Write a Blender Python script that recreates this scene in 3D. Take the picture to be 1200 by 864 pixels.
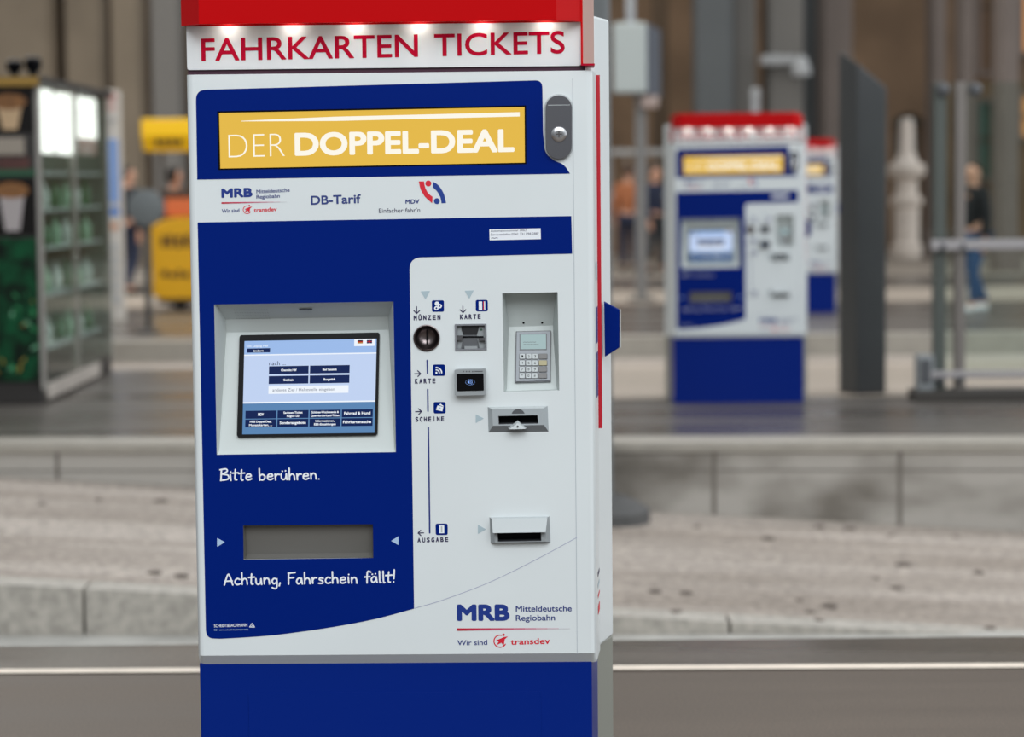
import bpy, bmesh, math, random
from mathutils import Vector, Matrix
from math import sin, cos, pi, radians
random.seed(7)
SC = bpy.context.scene
COL = SC.collection
for o in list(bpy.data.objects):
    bpy.data.objects.remove(o)

# ------------------------------------------------------------------ camera
FPX, PITCH, ROLL, CAMH = 2833.33, radians(4.4256), radians(0.576), 1.5
cam_d = bpy.data.cameras.new('camera')
cam_d.lens = 85.0; cam_d.sensor_width = 36.0; cam_d.sensor_fit = 'HORIZONTAL'
cam_d.clip_start = 0.1; cam_d.clip_end = 300
cam_d.dof.use_dof = True; cam_d.dof.focus_distance = 5.30; cam_d.dof.aperture_fstop = 2.75
cam = bpy.data.objects.new('camera', cam_d); COL.objects.link(cam)
CM = Matrix.Translation((0, 0, CAMH)) @ Matrix.Rotation(pi/2 - PITCH, 4, 'X') @ Matrix.Rotation(-ROLL, 4, 'Z')
cam.matrix_world = CM
SC.camera = cam
# ------------------------------------------------------------------ light
world = bpy.data.worlds.new('hall_daylight'); SC.world = world
world.use_nodes = True
bg = world.node_tree.nodes['Background']
bg.inputs[1].default_value = 1.0
# glazed roof: bright overhead, dim hall at eye level, brighter towards the open end of the hall at the right
_nt = world.node_tree
_tc = _nt.nodes.new('ShaderNodeTexCoord'); _sp = _nt.nodes.new('ShaderNodeSeparateXYZ'); _nt.links.new(_tc.outputs['Generated'], _sp.inputs[0])
def _mr(sock, a, b, c, d):
    n = _nt.nodes.new('ShaderNodeMapRange'); n.interpolation_type = 'SMOOTHSTEP'
    n.inputs[1].default_value = a; n.inputs[2].default_value = b; n.inputs[3].default_value = c; n.inputs[4].default_value = d
    _nt.links.new(sock, n.inputs[0]); return n.outputs[0]
_ad = _nt.nodes.new('ShaderNodeMath'); _ad.operation = 'ADD'
_nt.links.new(_mr(_sp.outputs['Z'], -0.05, 0.8, 0.20, 0.62), _ad.inputs[0]); _nt.links.new(_mr(_sp.outputs['X'], 0.25, 0.95, 0.0, 0.75), _ad.inputs[1])
_cm = _nt.nodes.new('ShaderNodeVectorMath'); _cm.operation = 'SCALE'; _cm.inputs[0].default_value = (0.92, 0.97, 1.0)
_nt.links.new(_ad.outputs[0], _cm.inputs['Scale']); _nt.links.new(_cm.outputs[0], bg.inputs[0])
def area(name, loc, target, sx, sy, power, col=(1, 1, 1)):
    d = bpy.data.lights.new(name, 'AREA'); d.shape = 'RECTANGLE'; d.size = sx; d.size_y = sy; d.energy = power; d.color = col
    o = bpy.data.objects.new(name, d); COL.objects.link(o); o.location = loc
    o.rotation_euler = (Vector(target) - Vector(loc)).to_track_quat('-Z', 'Y').to_euler()
    return o
# daylight from the glazed hall roof: one bay behind the viewer, one along the right
area('roof_glazing', (1.0, -9.0, 11.0), (0, 5.5, 0.8), 16, 9, 2330, (0.94, 0.98, 1.0))
area('roof_glazing', (12.0, 14.0, 12.0), (2.0, 12.0, 0.0), 10, 24, 1450, (0.98, 0.98, 1.0))
area('roof_glazing', (-6.0, 30.0, 12.0), (-1.0, 30.0, 0.0), 16, 22, 2000, (1.0, 0.96, 0.9))
SC.view_settings.view_transform = 'Standard'; SC.view_settings.look = 'None'
SC.view_settings.gamma = 1.0; SC.view_settings.use_curve_mapping = False
SC.view_settings.exposure = 0.0
SC.cycles.use_denoising = True
SC.cycles.max_bounces = 8
SC.cycles.sample_clamp_indirect = 6.0

# ------------------------------------------------------------------ projection of the picture onto real planes
def ray(px, py):
    d = Vector(((px - 600) / FPX, -(py - 432) / FPX, -1.0))
    return CM.to_3x3() @ d
def on_z(px, py, z=0.0):
    d = ray(px, py); t = (z - CAMH) / d.z
    return Vector((0, 0, CAMH)) + d * t
def at_y(px, py, Y):
    d = ray(px, py); return Vector((0, 0, CAMH)) + d * (Y / d.y)

# ------------------------------------------------------------------ materials
def lin(c):
    def f(x):
        x /= 255.0
        return x / 12.92 if x <= 0.04045 else ((x + 0.055) / 1.055) ** 2.4
    return (f(c[0]), f(c[1]), f(c[2]), 1.0)
MATS = {}
def mat(name, col, rough=0.5, metal=0.0, coat=0.0, spec=0.5, vary=0.0, scale=8.0, bump=0.0, stretch=(1, 1, 1), col2=None, emit=None, es=1.0, trans=0.0, lo=0.35, hi=0.65, detail=6):
    if name in MATS: return MATS[name]
    m = bpy.data.materials.new(name); m.use_nodes = True
    nt = m.node_tree; b = nt.nodes['Principled BSDF']
    b.inputs['Base Color'].default_value = lin(col); b.inputs['Roughness'].default_value = rough
    b.inputs['Metallic'].default_value = metal; b.inputs['Coat Weight'].default_value = coat
    b.inputs['Coat Roughness'].default_value = 0.08
    b.inputs['Specular IOR Level'].default_value = spec
    if trans: b.inputs['Transmission Weight'].default_value = trans; b.inputs['IOR'].default_value = 1.45
    if emit:
        b.inputs['Emission Color'].default_value = lin(emit); b.inputs['Emission Strength'].default_value = es
    if vary or bump or col2:
        tc = nt.nodes.new('ShaderNodeTexCoord'); mp = nt.nodes.new('ShaderNodeMapping'); mp.inputs['Scale'].default_value = stretch
        nz = nt.nodes.new('ShaderNodeTexNoise'); nz.inputs['Scale'].default_value = scale; nz.inputs['Detail'].default_value = detail
        nt.links.new(tc.outputs['Object'], mp.inputs['Vector']); nt.links.new(mp.outputs['Vector'], nz.inputs['Vector'])
        if vary or col2:
            rp = nt.nodes.new('ShaderNodeValToRGB')
            a = lin(col); c2 = lin(col2) if col2 else tuple(x * (1 - vary) for x in a[:3]) + (1,)
            rp.color_ramp.elements[0].position = lo; rp.color_ramp.elements[0].color = c2
            rp.color_ramp.elements[1].position = hi; rp.color_ramp.elements[1].color = a
            nt.links.new(nz.outputs['Fac'], rp.inputs['Fac']); nt.links.new(rp.outputs['Color'], b.inputs['Base Color'])
        if bump:
            bp = nt.nodes.new('ShaderNodeBump'); bp.inputs['Strength'].default_value = bump; bp.inputs['Distance'].default_value = 0.01
            nt.links.new(nz.outputs['Fac'], bp.inputs['Height']); nt.links.new(bp.outputs['Normal'], b.inputs['Normal'])
    MATS[name] = m
    return m
WHITE = mat('white_enamel', (222, 228, 230), 0.38, coat=0.15, vary=0.03, scale=3)
NAVY = mat('navy_film', (0, 31, 116), 0.36, spec=.06)
NAVY_B = mat('navy_base_enamel', (0, 35, 124), 0.3, spec=.12)
INK = mat('navy_ink', (24, 44, 120), 0.5)
INK_D = mat('dark_ink', (40, 34, 76), 0.5)
RED = mat('red_enamel', (192, 0, 6), 0.3, spec=.12)
REDINK = mat('red_ink', (178, 0, 42), 0.4, spec=.1)
LOGO_R = mat('logo_red', (214, 12, 44), 0.5)
GREYTRI = mat('pale_grey_print', (172, 190, 198), 0.5)
SKYTRI = mat('pale_blue_print', (170, 196, 226), 0.5)
GREY = mat('grey_plastic', (150, 155, 158), 0.42)
GREYL = mat('light_grey_plastic', (186, 192, 194), 0.42, vary=.03, scale=4)
GREYD = mat('dark_grey_plastic', (84, 86, 90), 0.42)
HOOD = mat('grey_hood_plastic', (196, 203, 202), 0.5, vary=.03, scale=5)
BLACK = mat('black_plastic', (8, 8, 12), 0.3, spec=.08)
GLOSSBLK = mat('black_glass', (5, 5, 8), 0.1, spec=.3)
PLUM = mat('dark_plum_gasket', (60, 12, 42), 0.5)
STEEL = mat('satin_steel', (146, 146, 152), 0.24, metal=1.0)
STEELD = mat('dark_steel', (96, 92, 92), 0.38, metal=0.8)
CHROME = mat('bright_chrome', (215, 215, 218), 0.2, metal=1.0)
MILL = mat('mill_finish_sheet', (146, 148, 140), 0.45, metal=0.3)
PAPER = mat('white_print', (236, 240, 246), 0.5)
def emat(name, c, s, rough=.25):
    return mat(name, tuple(x * .2 for x in c), rough, emit=c, es=s, spec=.03)
YELLOW_SCR = emat('yellow_screen', (234, 190, 78), 0.92)
WHITE_SCR = emat('white_screen_letters', (255, 250, 236), 0.95)
LED = emat('led_lamp', (255, 246, 232), 30.0)

# ------------------------------------------------------------------ mesh builder
class Frame:
    """a flat working plane: origin, u axis, v axis and outward normal (local metres)"""
    def __init__(s, o, u, v):
        s.o = Vector(o); s.u = Vector(u).normalized(); s.v = Vector(v).normalized(); s.n = s.u.cross(s.v).normalized()
    def p(s, u, v, n=0.0): return s.o + s.u * u + s.v * v + s.n * n
TMP_C = None
class MB:
    def __init__(s): s.v = []; s.f = []; s.m = []; s.mats = []
    def mi(s, m):
        if m not in s.mats: s.mats.append(m)
        return s.mats.index(m)
    def face(s, pts, m):
        b = len(s.v); s.v += [tuple(p) for p in pts]; s.f.append(tuple(range(b, b + len(pts)))); s.m.append(s.mi(m))
    def raw(s, verts, faces, m):
        b = len(s.v); s.v += [tuple(p) for p in verts]; i = s.mi(m)
        for f in faces: s.f.append(tuple(b + k for k in f)); s.m.append(i)
    def box(s, a, b, m):
        x0, x1 = sorted((a[0], b[0])); y0, y1 = sorted((a[1], b[1])); z0, z1 = sorted((a[2], b[2]))
        V = [(x0,y0,z0),(x1,y0,z0),(x1,y1,z0),(x0,y1,z0),(x0,y0,z1),(x1,y0,z1),(x1,y1,z1),(x0,y1,z1)]
        s.raw(V, [(0,3,2,1),(4,5,6,7),(0,1,5,4),(1,2,6,5),(2,3,7,6),(3,0,4,7)], m)
    def prism(s, poly, z0, z1, m, axis='z'):
        """poly: list of 2-D points extruded along an axis"""
        def P(a, b, c): return {'z': (a, b, c), 'y': (a, c, b), 'x': (c, a, b)}[axis]
        n = len(poly)
        V = [P(a, b, z0) for a, b in poly] + [P(a, b, z1) for a, b in poly]
        F = [tuple(reversed(range(n))), tuple(range(n, 2 * n))] + [(i, (i + 1) % n, n + (i + 1) % n, n + i) for i in range(n)]
        s.raw(V, F, m)
    def tube(s, pts, r, m, seg=10, cap=True):
        pts = [Vector(p) for p in pts]; rs = r if isinstance(r, (list, tuple)) else [r] * len(pts)
        V = []; F = []
        for i, p in enumerate(pts):
            t = (pts[min(i + 1, len(pts) - 1)] - pts[max(i - 1, 0)]).normalized()
            a = t.orthogonal().normalized() if i == 0 else (a - t * a.dot(t)).normalized()
            b = t.cross(a)
            V += [p + (a * cos(2*pi*k/seg) + b * sin(2*pi*k/seg)) * rs[i] for k in range(seg)]
        for i in range(len(pts) - 1):
            for k in range(seg):
                k2 = (k + 1) % seg; F.append((i*seg+k, i*seg+k2, (i+1)*seg+k2, (i+1)*seg+k))
        if cap: F.append(tuple(reversed(range(seg)))); F.append(tuple(range((len(pts)-1)*seg, len(pts)*seg)))
        s.raw(V, F, m)
    def lathe(s, o, prof, m, seg=24, axis='z', cap0=True):
        """prof: (radius, height) pairs round an axis through o"""
        V = []; F = []; o = Vector(o)
        for r, h in prof:
            for k in range(seg):
                a, b = r * cos(2*pi*k/seg), r * sin(2*pi*k/seg)
                V.append(o + Vector({'z': (a, b, h), 'y': (a, h, b), 'x': (h, a, b)}[axis]))
        n = len(prof)
        for i in range(n - 1):
            for k in range(seg):
                k2 = (k + 1) % seg; F.append((i*seg+k, i*seg+k2, (i+1)*seg+k2, (i+1)*seg+k))
        if cap0: F.append(tuple(reversed(range(seg))))
        F.append(tuple(range((n-1)*seg, n*seg)))
        s.raw(V, F, m)
    def _curve(s, fr, cu, m, n0, n1, xf=None):
        ob = bpy.data.objects.new('tmp', cu); me = bpy.data.meshes.new_from_object(ob)
        e = cu.extrude
        V = []
        for w in me.vertices:
            x, y = (w.co.x, w.co.y) if xf is None else xf(w.co.x, w.co.y)
            k = 1.0 if e == 0 else (w.co.z + e) / (2 * e)
            V.append(fr.p(x, y, n0 + (n1 - n0) * k))
        s.raw(V, [tuple(p.vertices) for p in me.polygons], m)
        bpy.data.objects.remove(ob); bpy.data.meshes.remove(me); bpy.data.curves.remove(cu)
    def sheet(s, fr, loops, n0, n1, m):
        """flat plate with holes: first loop outside, the others cut out; n0 back, n1 front"""
        c = bpy.data.curves.new('c', 'CURVE'); c.dimensions = '2D'; c.fill_mode = 'BOTH'; c.extrude = 0.01 if n1 > n0 else 0
        for L in loops:
            sp = c.splines.new('POLY'); sp.points.add(len(L) - 1); sp.use_cyclic_u = True
            for p, q in zip(sp.points, L): p.co = (q[0], q[1], 0, 1)
        s._curve(fr, c, m, n0, n1)
    def text(s, fr, body, u0, u1, v0, cap, n, m, weight=0.0, shear=0.0):
        """letters from u0 to u1, baseline v0 (number or pair), capital height cap"""
        if weight > 0.006:                     # heavier strokes: the same letters laid over each other a hair apart
            ca = cap * weight / .73; rr = 8
            for q in range(rr):
                dx, dy = ca*cos(2*pi*(q+.5)/rr), ca*sin(2*pi*(q+.5)/rr)
                vv = v0 if isinstance(v0, (tuple, list)) else (v0, v0)
                s.text(fr, body, u0+ca+dx, u1-ca+dx, (vv[0]+ca+dy, vv[1]+ca+dy), cap-2*ca, n + q*2e-6, m, 0.0, shear)
            return
        c = bpy.data.curves.new('t', 'FONT'); c.body = body; c.offset = weight; c.shear = shear; c.resolution_u = 5
        ob = bpy.data.objects.new('tmp', c); me = bpy.data.meshes.new_from_object(ob)
        xs = [w.co.x for w in me.vertices]; lo, hi = min(xs), max(xs)
        bpy.data.objects.remove(ob); bpy.data.meshes.remove(me)
        va, vb = v0 if isinstance(v0, (tuple, list)) else (v0, v0)
        k = (u1 - u0) / (hi - lo); ky = cap / (0.729 + 2 * weight)
        s._curve(fr, c, m, n, n, lambda x, y: (u0 + (x - lo) * k, va + (vb - va) * (x - lo) / (hi - lo) + (y + weight) * ky))
    def stroke(s, fr, pts, w, n, m, smooth=True, rnd=True):
        if smooth and len(pts) > 2: pts = catmull(pts, 5)
        for a, b in zip(pts, pts[1:]):
            d = Vector((b[0]-a[0], b[1]-a[1]))
            if d.length < 1e-9: continue
            d = d.normalized() * w / 2; e = Vector((-d.y, d.x))
            s.face([fr.p(a[0]+e.x, a[1]+e.y, n), fr.p(a[0]-e.x, a[1]-e.y, n), fr.p(b[0]-e.x, b[1]-e.y, n), fr.p(b[0]+e.x, b[1]+e.y, n)], m)
        if rnd:
            for a in pts: s.disc(fr, a, w / 2, n, m, 8)
    def disc(s, fr, c, r, n, m, seg=20):
        s.face([fr.p(c[0] + r*cos(2*pi*k/seg), c[1] + r*sin(2*pi*k/seg), n) for k in range(seg)], m)
    def poly(s, fr, pts, n, m): s.face([fr.p(a, b, n) for a, b in pts], m)
    def rect(s, fr, u0, v0, u1, v1, n, m): s.poly(fr, [(u0, v0), (u1, v0), (u1, v1), (u0, v1)], n, m)
    def slab(s, fr, u0, v0, u1, v1, n0, n1, m, rad=0.0):
        L = [(u0, v0), (u1, v0), (u1, v1), (u0, v1)]
        if rad: L = rounded(L, rad)
        s.sheet(fr, [L], n0, n1, m)
    def build(s, name, parent=None, smooth=None, bevel=0.0, segs=2, merge=True):
        me = bpy.data.meshes.new(name); me.from_pydata(s.v, [], s.f)
        for m in s.mats: me.materials.append(m)
        me.polygons.foreach_set('material_index', s.m)
        if merge:
            b = bmesh.new(); b.from_mesh(me)
            bmesh.ops.remove_doubles(b, verts=b.verts, dist=1e-5)
            bmesh.ops.recalc_face_normals(b, faces=b.faces) if merge == 'normals' else None
            b.to_mesh(me); b.free()
        if smooth is not None:
            me.polygons.foreach_set('use_smooth', [True] * len(me.polygons)); me.set_sharp_from_angle(angle=radians(smooth))
        me.update()
        o = bpy.data.objects.new(name, me); COL.objects.link(o)
        if parent: o.parent = parent
        if bevel:
            q = o.modifiers.new('edge', 'BEVEL'); q.width = bevel; q.segments = segs; q.limit_method = 'ANGLE'; q.angle_limit = radians(40)
        return o
def catmull(P, n=6):
    P = [Vector((p[0], p[1])) for p in P]; out = []
    for i in range(len(P) - 1):
        a = P[max(i-1, 0)]; b = P[i]; c = P[i+1]; d = P[min(i+2, len(P)-1)]
        for k in range(n):
            t = k / n
            out.append(0.5 * ((2*b) + (c-a)*t + (2*a-5*b+4*c-d)*t*t + (3*b-3*c+d-a)*t**3))
    return [(p.x, p.y) for p in out] + [(P[-1].x, P[-1].y)]
def rounded(L, r, seg=6):
    """round the corners of a polygon; r one radius or one per corner"""
    out = []; n = len(L)
    for i in range(n):
        rr = r[i] if isinstance(r, (list, tuple)) else r
        p = Vector(L[i][:2]); a = Vector(L[i-1][:2]) - p; b = Vector(L[(i+1) % n][:2]) - p
        if rr <= 0: out.append((p.x, p.y)); continue
        rr = min(rr, a.length * .49, b.length * .49)
        s0 = p + a.normalized() * rr; s1 = p + b.normalized() * rr
        for k in range(seg + 1):
            t = k / seg; q = s0*(1-t)**2 + p*2*t*(1-t) + s1*t*t
            out.append((q.x, q.y))
    return out
def arc(c, r, a0, a1, n=16):
    return [(c[0] + r*cos(radians(a0 + (a1-a0)*k/n)), c[1] + r*sin(radians(a0 + (a1-a0)*k/n))) for k in range(n + 1)]
def tag(o, label=None, cat=None, group=None, kind=None):
    if label: o['label'] = label
    if cat: o['category'] = cat
    if group: o['group'] = group
    if kind: o['kind'] = kind
    return o
def empty(name, loc, rz=0.0):
    o = bpy.data.objects.new(name, None); COL.objects.link(o); o.location = loc; o.rotation_euler = (0, 0, rz); o.empty_display_size = .1
    return o
def copy_tree(o, parent=None):
    c = o.copy(); COL.objects.link(c)
    if parent: c.parent = parent
    for ch in [x for x in o.children]: copy_tree(ch, c)
    return c
def struct(o, label): return tag(o, label, None, None, 'structure')

# ================================================================== THE SETTING
# ---- floors
def floor_mat(name, c1, c2, scale, rough_lo, rough_hi, speck=90, joints=None):
    m = bpy.data.materials.new(name); m.use_nodes = True; nt = m.node_tree; b = nt.nodes['Principled BSDF']
    tc = nt.nodes.new('ShaderNodeTexCoord')
    n1 = nt.nodes.new('ShaderNodeTexNoise'); n1.inputs['Scale'].default_value = scale; n1.inputs['Detail'].default_value = 5
    mp = nt.nodes.new('ShaderNodeMapping'); mp.inputs['Scale'].default_value = (0.22, 2.2, 1)
    n2 = nt.nodes.new('ShaderNodeTexNoise'); n2.inputs['Scale'].default_value = speck; n2.inputs['Detail'].default_value = 2
    nt.links.new(tc.outputs['Object'], mp.inputs['Vector']); nt.links.new(mp.outputs['Vector'], n1.inputs['Vector'])
    nt.links.new(tc.outputs['Object'], n2.inputs['Vector'])
    r1 = nt.nodes.new('ShaderNodeValToRGB'); r1.color_ramp.elements[0].position = .35; r1.color_ramp.elements[1].position = .65
    r1.color_ramp.elements[0].color = lin(c1); r1.color_ramp.elements[1].color = lin(c2)
    nt.links.new(n1.outputs['Fac'], r1.inputs['Fac'])
    mx = nt.nodes.new('ShaderNodeMix'); mx.data_type = 'RGBA'; mx.blend_type = 'OVERLAY'; mx.inputs[0].default_value = .75
    nt.links.new(r1.outputs['Color'], mx.inputs[6]); nt.links.new(n2.outputs['Fac'], mx.inputs[7])
    nt.links.new(mx.outputs[2], b.inputs['Base Color'])
    mr = nt.nodes.new('ShaderNodeMapRange'); mr.inputs[1].default_value = .35; mr.inputs[2].default_value = .65
    mr.inputs[3].default_value = rough_lo; mr.inputs[4].default_value = rough_hi
    nt.links.new(n1.outputs['Fac'], mr.inputs[0]); nt.links.new(mr.outputs[0], b.inputs['Roughness'])
    MATS[name] = m
    return m
ASPH = floor_mat('platform_asphalt', (78, 66, 55), (94, 82, 71), 1.2, .5, .62, 140)
ASPH_W = floor_mat('worn_platform_edge', (82, 72, 62), (96, 87, 78), 1.6, .22, .4)
ASPH_F = floor_mat('polished_platform', (88, 82, 77), (104, 99, 94), .8, .2, .38, 40)
PAVE = floor_mat('pale_paving', (150, 138, 124), (176, 163, 150), .9, .5, .65, 30)
HALL = floor_mat('concourse_paving', (130, 120, 108), (172, 162, 152), .35, .4, .6, 10)
CONC_R = floor_mat('ramp_concrete', (142, 131, 121), (176, 166, 157), 1.3, .75, .9, 25)
COPING = mat('coping_stone', (168, 162, 152), .5, vary=.12, scale=6)
KERB = mat('kerb_granite', (184, 178, 169), .7, vary=.32, scale=22)
LINE = mat('white_line_paint', (240, 226, 210), .55, vary=.12, scale=6)
PITC = mat('pit_concrete', (188, 186, 180), .8, vary=.25, scale=5)
WALLC = mat('stained_platform_wall', (180, 175, 168), .8, col2=(122, 116, 108), scale=1.6, stretch=(.8, .8, 1.6), lo=.3, hi=.52, detail=8)
EY1 = 7.80                                   # far edge of the near platform
mb = MB(); mb.box((-14, -6, -.9), (14, 6.9, 0), ASPH); mb.box((-14, 6.9, -.9), (14, EY1, 0), ASPH)
p1 = struct(mb.build('floor', merge=False), 'grey brown asphalt platform under the large ticket machine')
mb = MB()
a, b_ = on_z(-300, 789.8), on_z(1500, 779.6)
w = .034
mb.face([(a.x, a.y-w, .004), (b_.x, b_.y-w, .004), (b_.x, b_.y+w, .004), (a.x, a.y+w, .004)], LINE)
struct(mb.build('trim_1', None), 'cream white line painted along the near platform edge')
mb = MB(); mb.face([(a.x, a.y+w, .003), (b_.x, b_.y+w, .003), (14, EY1-.002, .003), (-14, EY1-.002, .003)], ASPH_W)
struct(mb.build('trim_2'), 'worn glossy strip between the white line and the near platform edge')
# ---- track pit: floor, kerb and the concrete ramp
mb = MB(); mb.face([(-14, EY1-.1, -.455), (14, EY1-.1, -.455), (14, 9.72, -.455), (2.1, 10.28, -.455), (-14, 11.04, -.455)], PITC)
struct(mb.build('trim_3'), 'pale pit floor strip in front of the ramp kerb')
def rz(x): return -.354 - .0539 * x
def e2(x): return 13.83 - .078 * x           # near face of the second platform
def rk(x): return 10.33 - .047 * x           # kerb of the ramp
mb = MB(); N = 28
for i in range(N):
    x0 = -14 + i; x1 = x0 + 1
    mb.face([(x0, rk(x0)+.16, rz(x0)), (x1, rk(x1)+.16, rz(x1)), (x1, e2(x1)+.2, rz(x1)), (x0, e2(x0)+.2, rz(x0))], CONC_R)
struct(mb.build('trim_4'), 'sloping concrete ramp filling the track pit')
mb = MB()
x = -1.874 - 8*1.4
while x < 2.0:
    x1 = min(x + 1.4, 2.4); g = .007
    mb.prism([(x+g, rk(x)), (x1-g, rk(x1)), (x1-g, rk(x1)+.2), (x+g, rk(x)+.2)], -.6, 0, KERB)
    n = len(mb.v)
    for k in range(n-4, n):
        v = mb.v[k]; mb.v[k] = (v[0], v[1], rz(v[0]) + .004)
    x = x + 1.4
struct(mb.build('trim_5', merge=False), 'row of granite kerb stones edging the concrete ramp')
# ---- second platform
FE2 = 19.7
mb = MB()
for i in range(28):
    x0 = -14 + i; x1 = x0 + 1
    mb.face([(x0, e2(x0), -1.6), (x1, e2(x1), -1.6), (x1, e2(x1), -.05), (x0, e2(x0), -.05)], WALLC)
    mb.face([(x0, e2(x0)-.03, -.05), (x1, e2(x1)-.03, -.05), (x1, e2(x1)-.03, 0), (x0, e2(x0)-.03, 0)], COPING)
    mb.face([(x0, e2(x0), -.05), (x1, e2(x1), -.05), (x1, e2(x1)-.03, -.05), (x0, e2(x0)-.03, -.05)], COPING)
    mb.face([(x0, e2(x0)-.03, 0), (x1, e2(x1)-.03, 0), (x1, e2(x1)+.36, 0), (x0, e2(x0)+.36, 0)], COPING)
    mb.face([(x0, e2(x0)+.36, 0), (x1, e2(x1)+.36, 0), (x1, 16.6, 0), (x0, 16.6, 0)], ASPH_F)
    mb.face([(x0, 16.6, 0), (x1, 16.6, 0), (x1, FE2, 0), (x0, FE2, 0)], PAVE if x0 >= -1 else ASPH_F)
JNT = mat('joint_mortar', (118, 112, 105), .9)  # wall joints, darker than the concrete
for xj in (-4.92, -2.66, -.4, 1.15, 2.2, 4.4):
    mb.box((xj-.012, e2(xj)-.003, -1.2), (xj+.012, e2(xj)+.02, -.05), JNT)
for i in range(28):
    x0 = -14 + i; mb.face([(x0, e2(x0)-.002, -.165), (x0+1, e2(x0+1)-.002, -.165), (x0+1, e2(x0+1)-.002, -.155), (x0, e2(x0)-.002, -.155)], JNT)
struct(mb.build('floor'), 'second platform of dark polished asphalt beyond the ramp')
mb = MB()
mb.face([(-16, FE2, -.2), (16, FE2, -.2), (16, 23.4, -.2), (-16, 23.4, -.2)], CONC_R)
struct(mb.build('trim_6'), 'second concrete ramp between the platforms')
mb = MB()
mb.box((-18, 23.2, -.6), (18, 23.5, 0), COPING); mb.box((-18, 23.5, -.6), (18, 29.4, -.001), ASPH_F); mb.box((-18, 29.4, -.6), (18, 33, 0), PAVE); mb.box((-18, 33, -.6), (18, 37, 0), ASPH_F); mb.box((-18, 37, -.6), (18, 52, 0), HALL)
struct(mb.build('floor', merge=False), 'far concourse floor in bands of pale and dark paving')
# ---- hall wall and its piers
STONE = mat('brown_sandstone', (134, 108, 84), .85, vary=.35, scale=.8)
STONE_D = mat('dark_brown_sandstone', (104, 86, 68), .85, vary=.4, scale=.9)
STONE_L = mat('beige_sandstone', (152, 138, 120), .85, vary=.18, scale=.8)
STONE_G = mat('grey_render', (122, 119, 115), .8, vary=.12, scale=.6)
STEELB = mat('blue_grey_steel_cladding', (88, 92, 94), .55, vary=.15, scale=.7)
PINKG = mat('pinkish_stone', (128, 117, 111), .8, vary=.15, scale=.9)
BY = 49.0
def X_at(px, Y): return at_y(px, 207, Y).x
mb = MB()
ax0, ax1 = X_at(1045, BY), X_at(1083, BY); acx = (ax0+ax1)/2; ar = (ax1-ax0)/2
hz = 2.55
hole = [(ax0, 0.0), (ax0, hz)] + [(acx - ar*cos(pi*k/14), hz + .75*ar*sin(pi*k/14)) for k in range(1, 14)] + [(ax1, hz), (ax1, 0.0)]
F_BACK = Frame((0, BY, 0), (1, 0, 0), (0, 0, 1))
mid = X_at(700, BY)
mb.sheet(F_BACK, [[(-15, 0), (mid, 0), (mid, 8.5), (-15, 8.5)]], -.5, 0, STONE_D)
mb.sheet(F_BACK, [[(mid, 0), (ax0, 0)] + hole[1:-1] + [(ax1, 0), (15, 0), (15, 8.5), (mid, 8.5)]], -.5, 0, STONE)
struct(mb.build('wall_back'), 'brown sandstone rear wall of the station hall')
mb = MB()
mb.sheet(F_BACK, [[(ax0, hz)] + hole[2:-2] + [(ax1, hz)]], -.3, -.22, mat('dark_green_fanlight', (34, 48, 42), .3))
mb.sheet(F_BACK, [[(ax0, 0), (ax1, 0), (ax1, hz), (ax0, hz)], [(ax0+.08, 0.02), (ax1-.08, .02), (ax1-.08, hz-.1), (ax0+.08, hz-.1)]], -.3, -.2, STONE_D)
mb.rect(F_BACK, ax0+.08, .02, ax1-.08, hz-.1, -.29, mat('grey_doorway_depth', (92, 88, 84), .6))
struct(mb.build('door_1'), 'arched doorway with a dark green fanlight in the rear wall')
def pier(px0, px1, Y, m, depth=.8, top=8.5, base=0.0, label='', plinth=True, n=[0]):
    x0, x1 = X_at(px0, Y), X_at(px1, Y)
    mb = MB(); c = (x1-x0)*.08
    mb.prism([(x0+c, Y), (x1-c, Y), (x1, Y+c), (x1, Y+depth), (x0, Y+depth), (x0, Y+c)], base, top, m)
    if plinth: mb.box((x0-.06, Y-.06, base), (x1+.06, Y+depth, base+.55), m)
    n[0] += 1
    return struct(mb.build('pillar_%d' % n[0], merge=False), label)
pier(-40, 67, 47, STONE_L, label='broad beige sandstone pier at the far left of the rear wall')
pier(80, 121, 47, STONE_L, label='beige sandstone pier above the glass snack kiosk')
pier(134, 166, 45, STONE_L, label='beige sandstone pier left of the yellow sign box')
pier(180, 213, 43, STONE_G, label='grey pier behind the yellow sign box')
pier(816, 860, 41, STEELB, label='dark blue grey clad pier behind the second ticket machine')
pier(860, 886, 42, STONE_G, label='narrow grey pier beside the blue grey pier')
pier(900, 942, 42, STONE_G, label='grey pier carrying a white lamp arm')
pier(942, 964, 44, STEELB, label='narrow dark pier right of the lamp arm')
pier(964, 999, 43, PINKG, label='pinkish stone pier behind the dark steel monolith')
pier(1093, 1108, 44, PINKG, label='slim pinkish pilaster behind the glass windbreak knobs')
pier(1128, 1141, 42, PINKG, label='slim pinkish pilaster above the glass windbreak')
pier(1175, 1194, 38, PINKG, label='grey pink column rising behind the glass windbreak')
pier(768, 784, 46, STONE_D, label='dark brown pilaster right of the grey junction box')
WARM = mat('warm_lit_window', (120, 84, 50), .4, emit=(232, 160, 92), es=.55)
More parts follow.
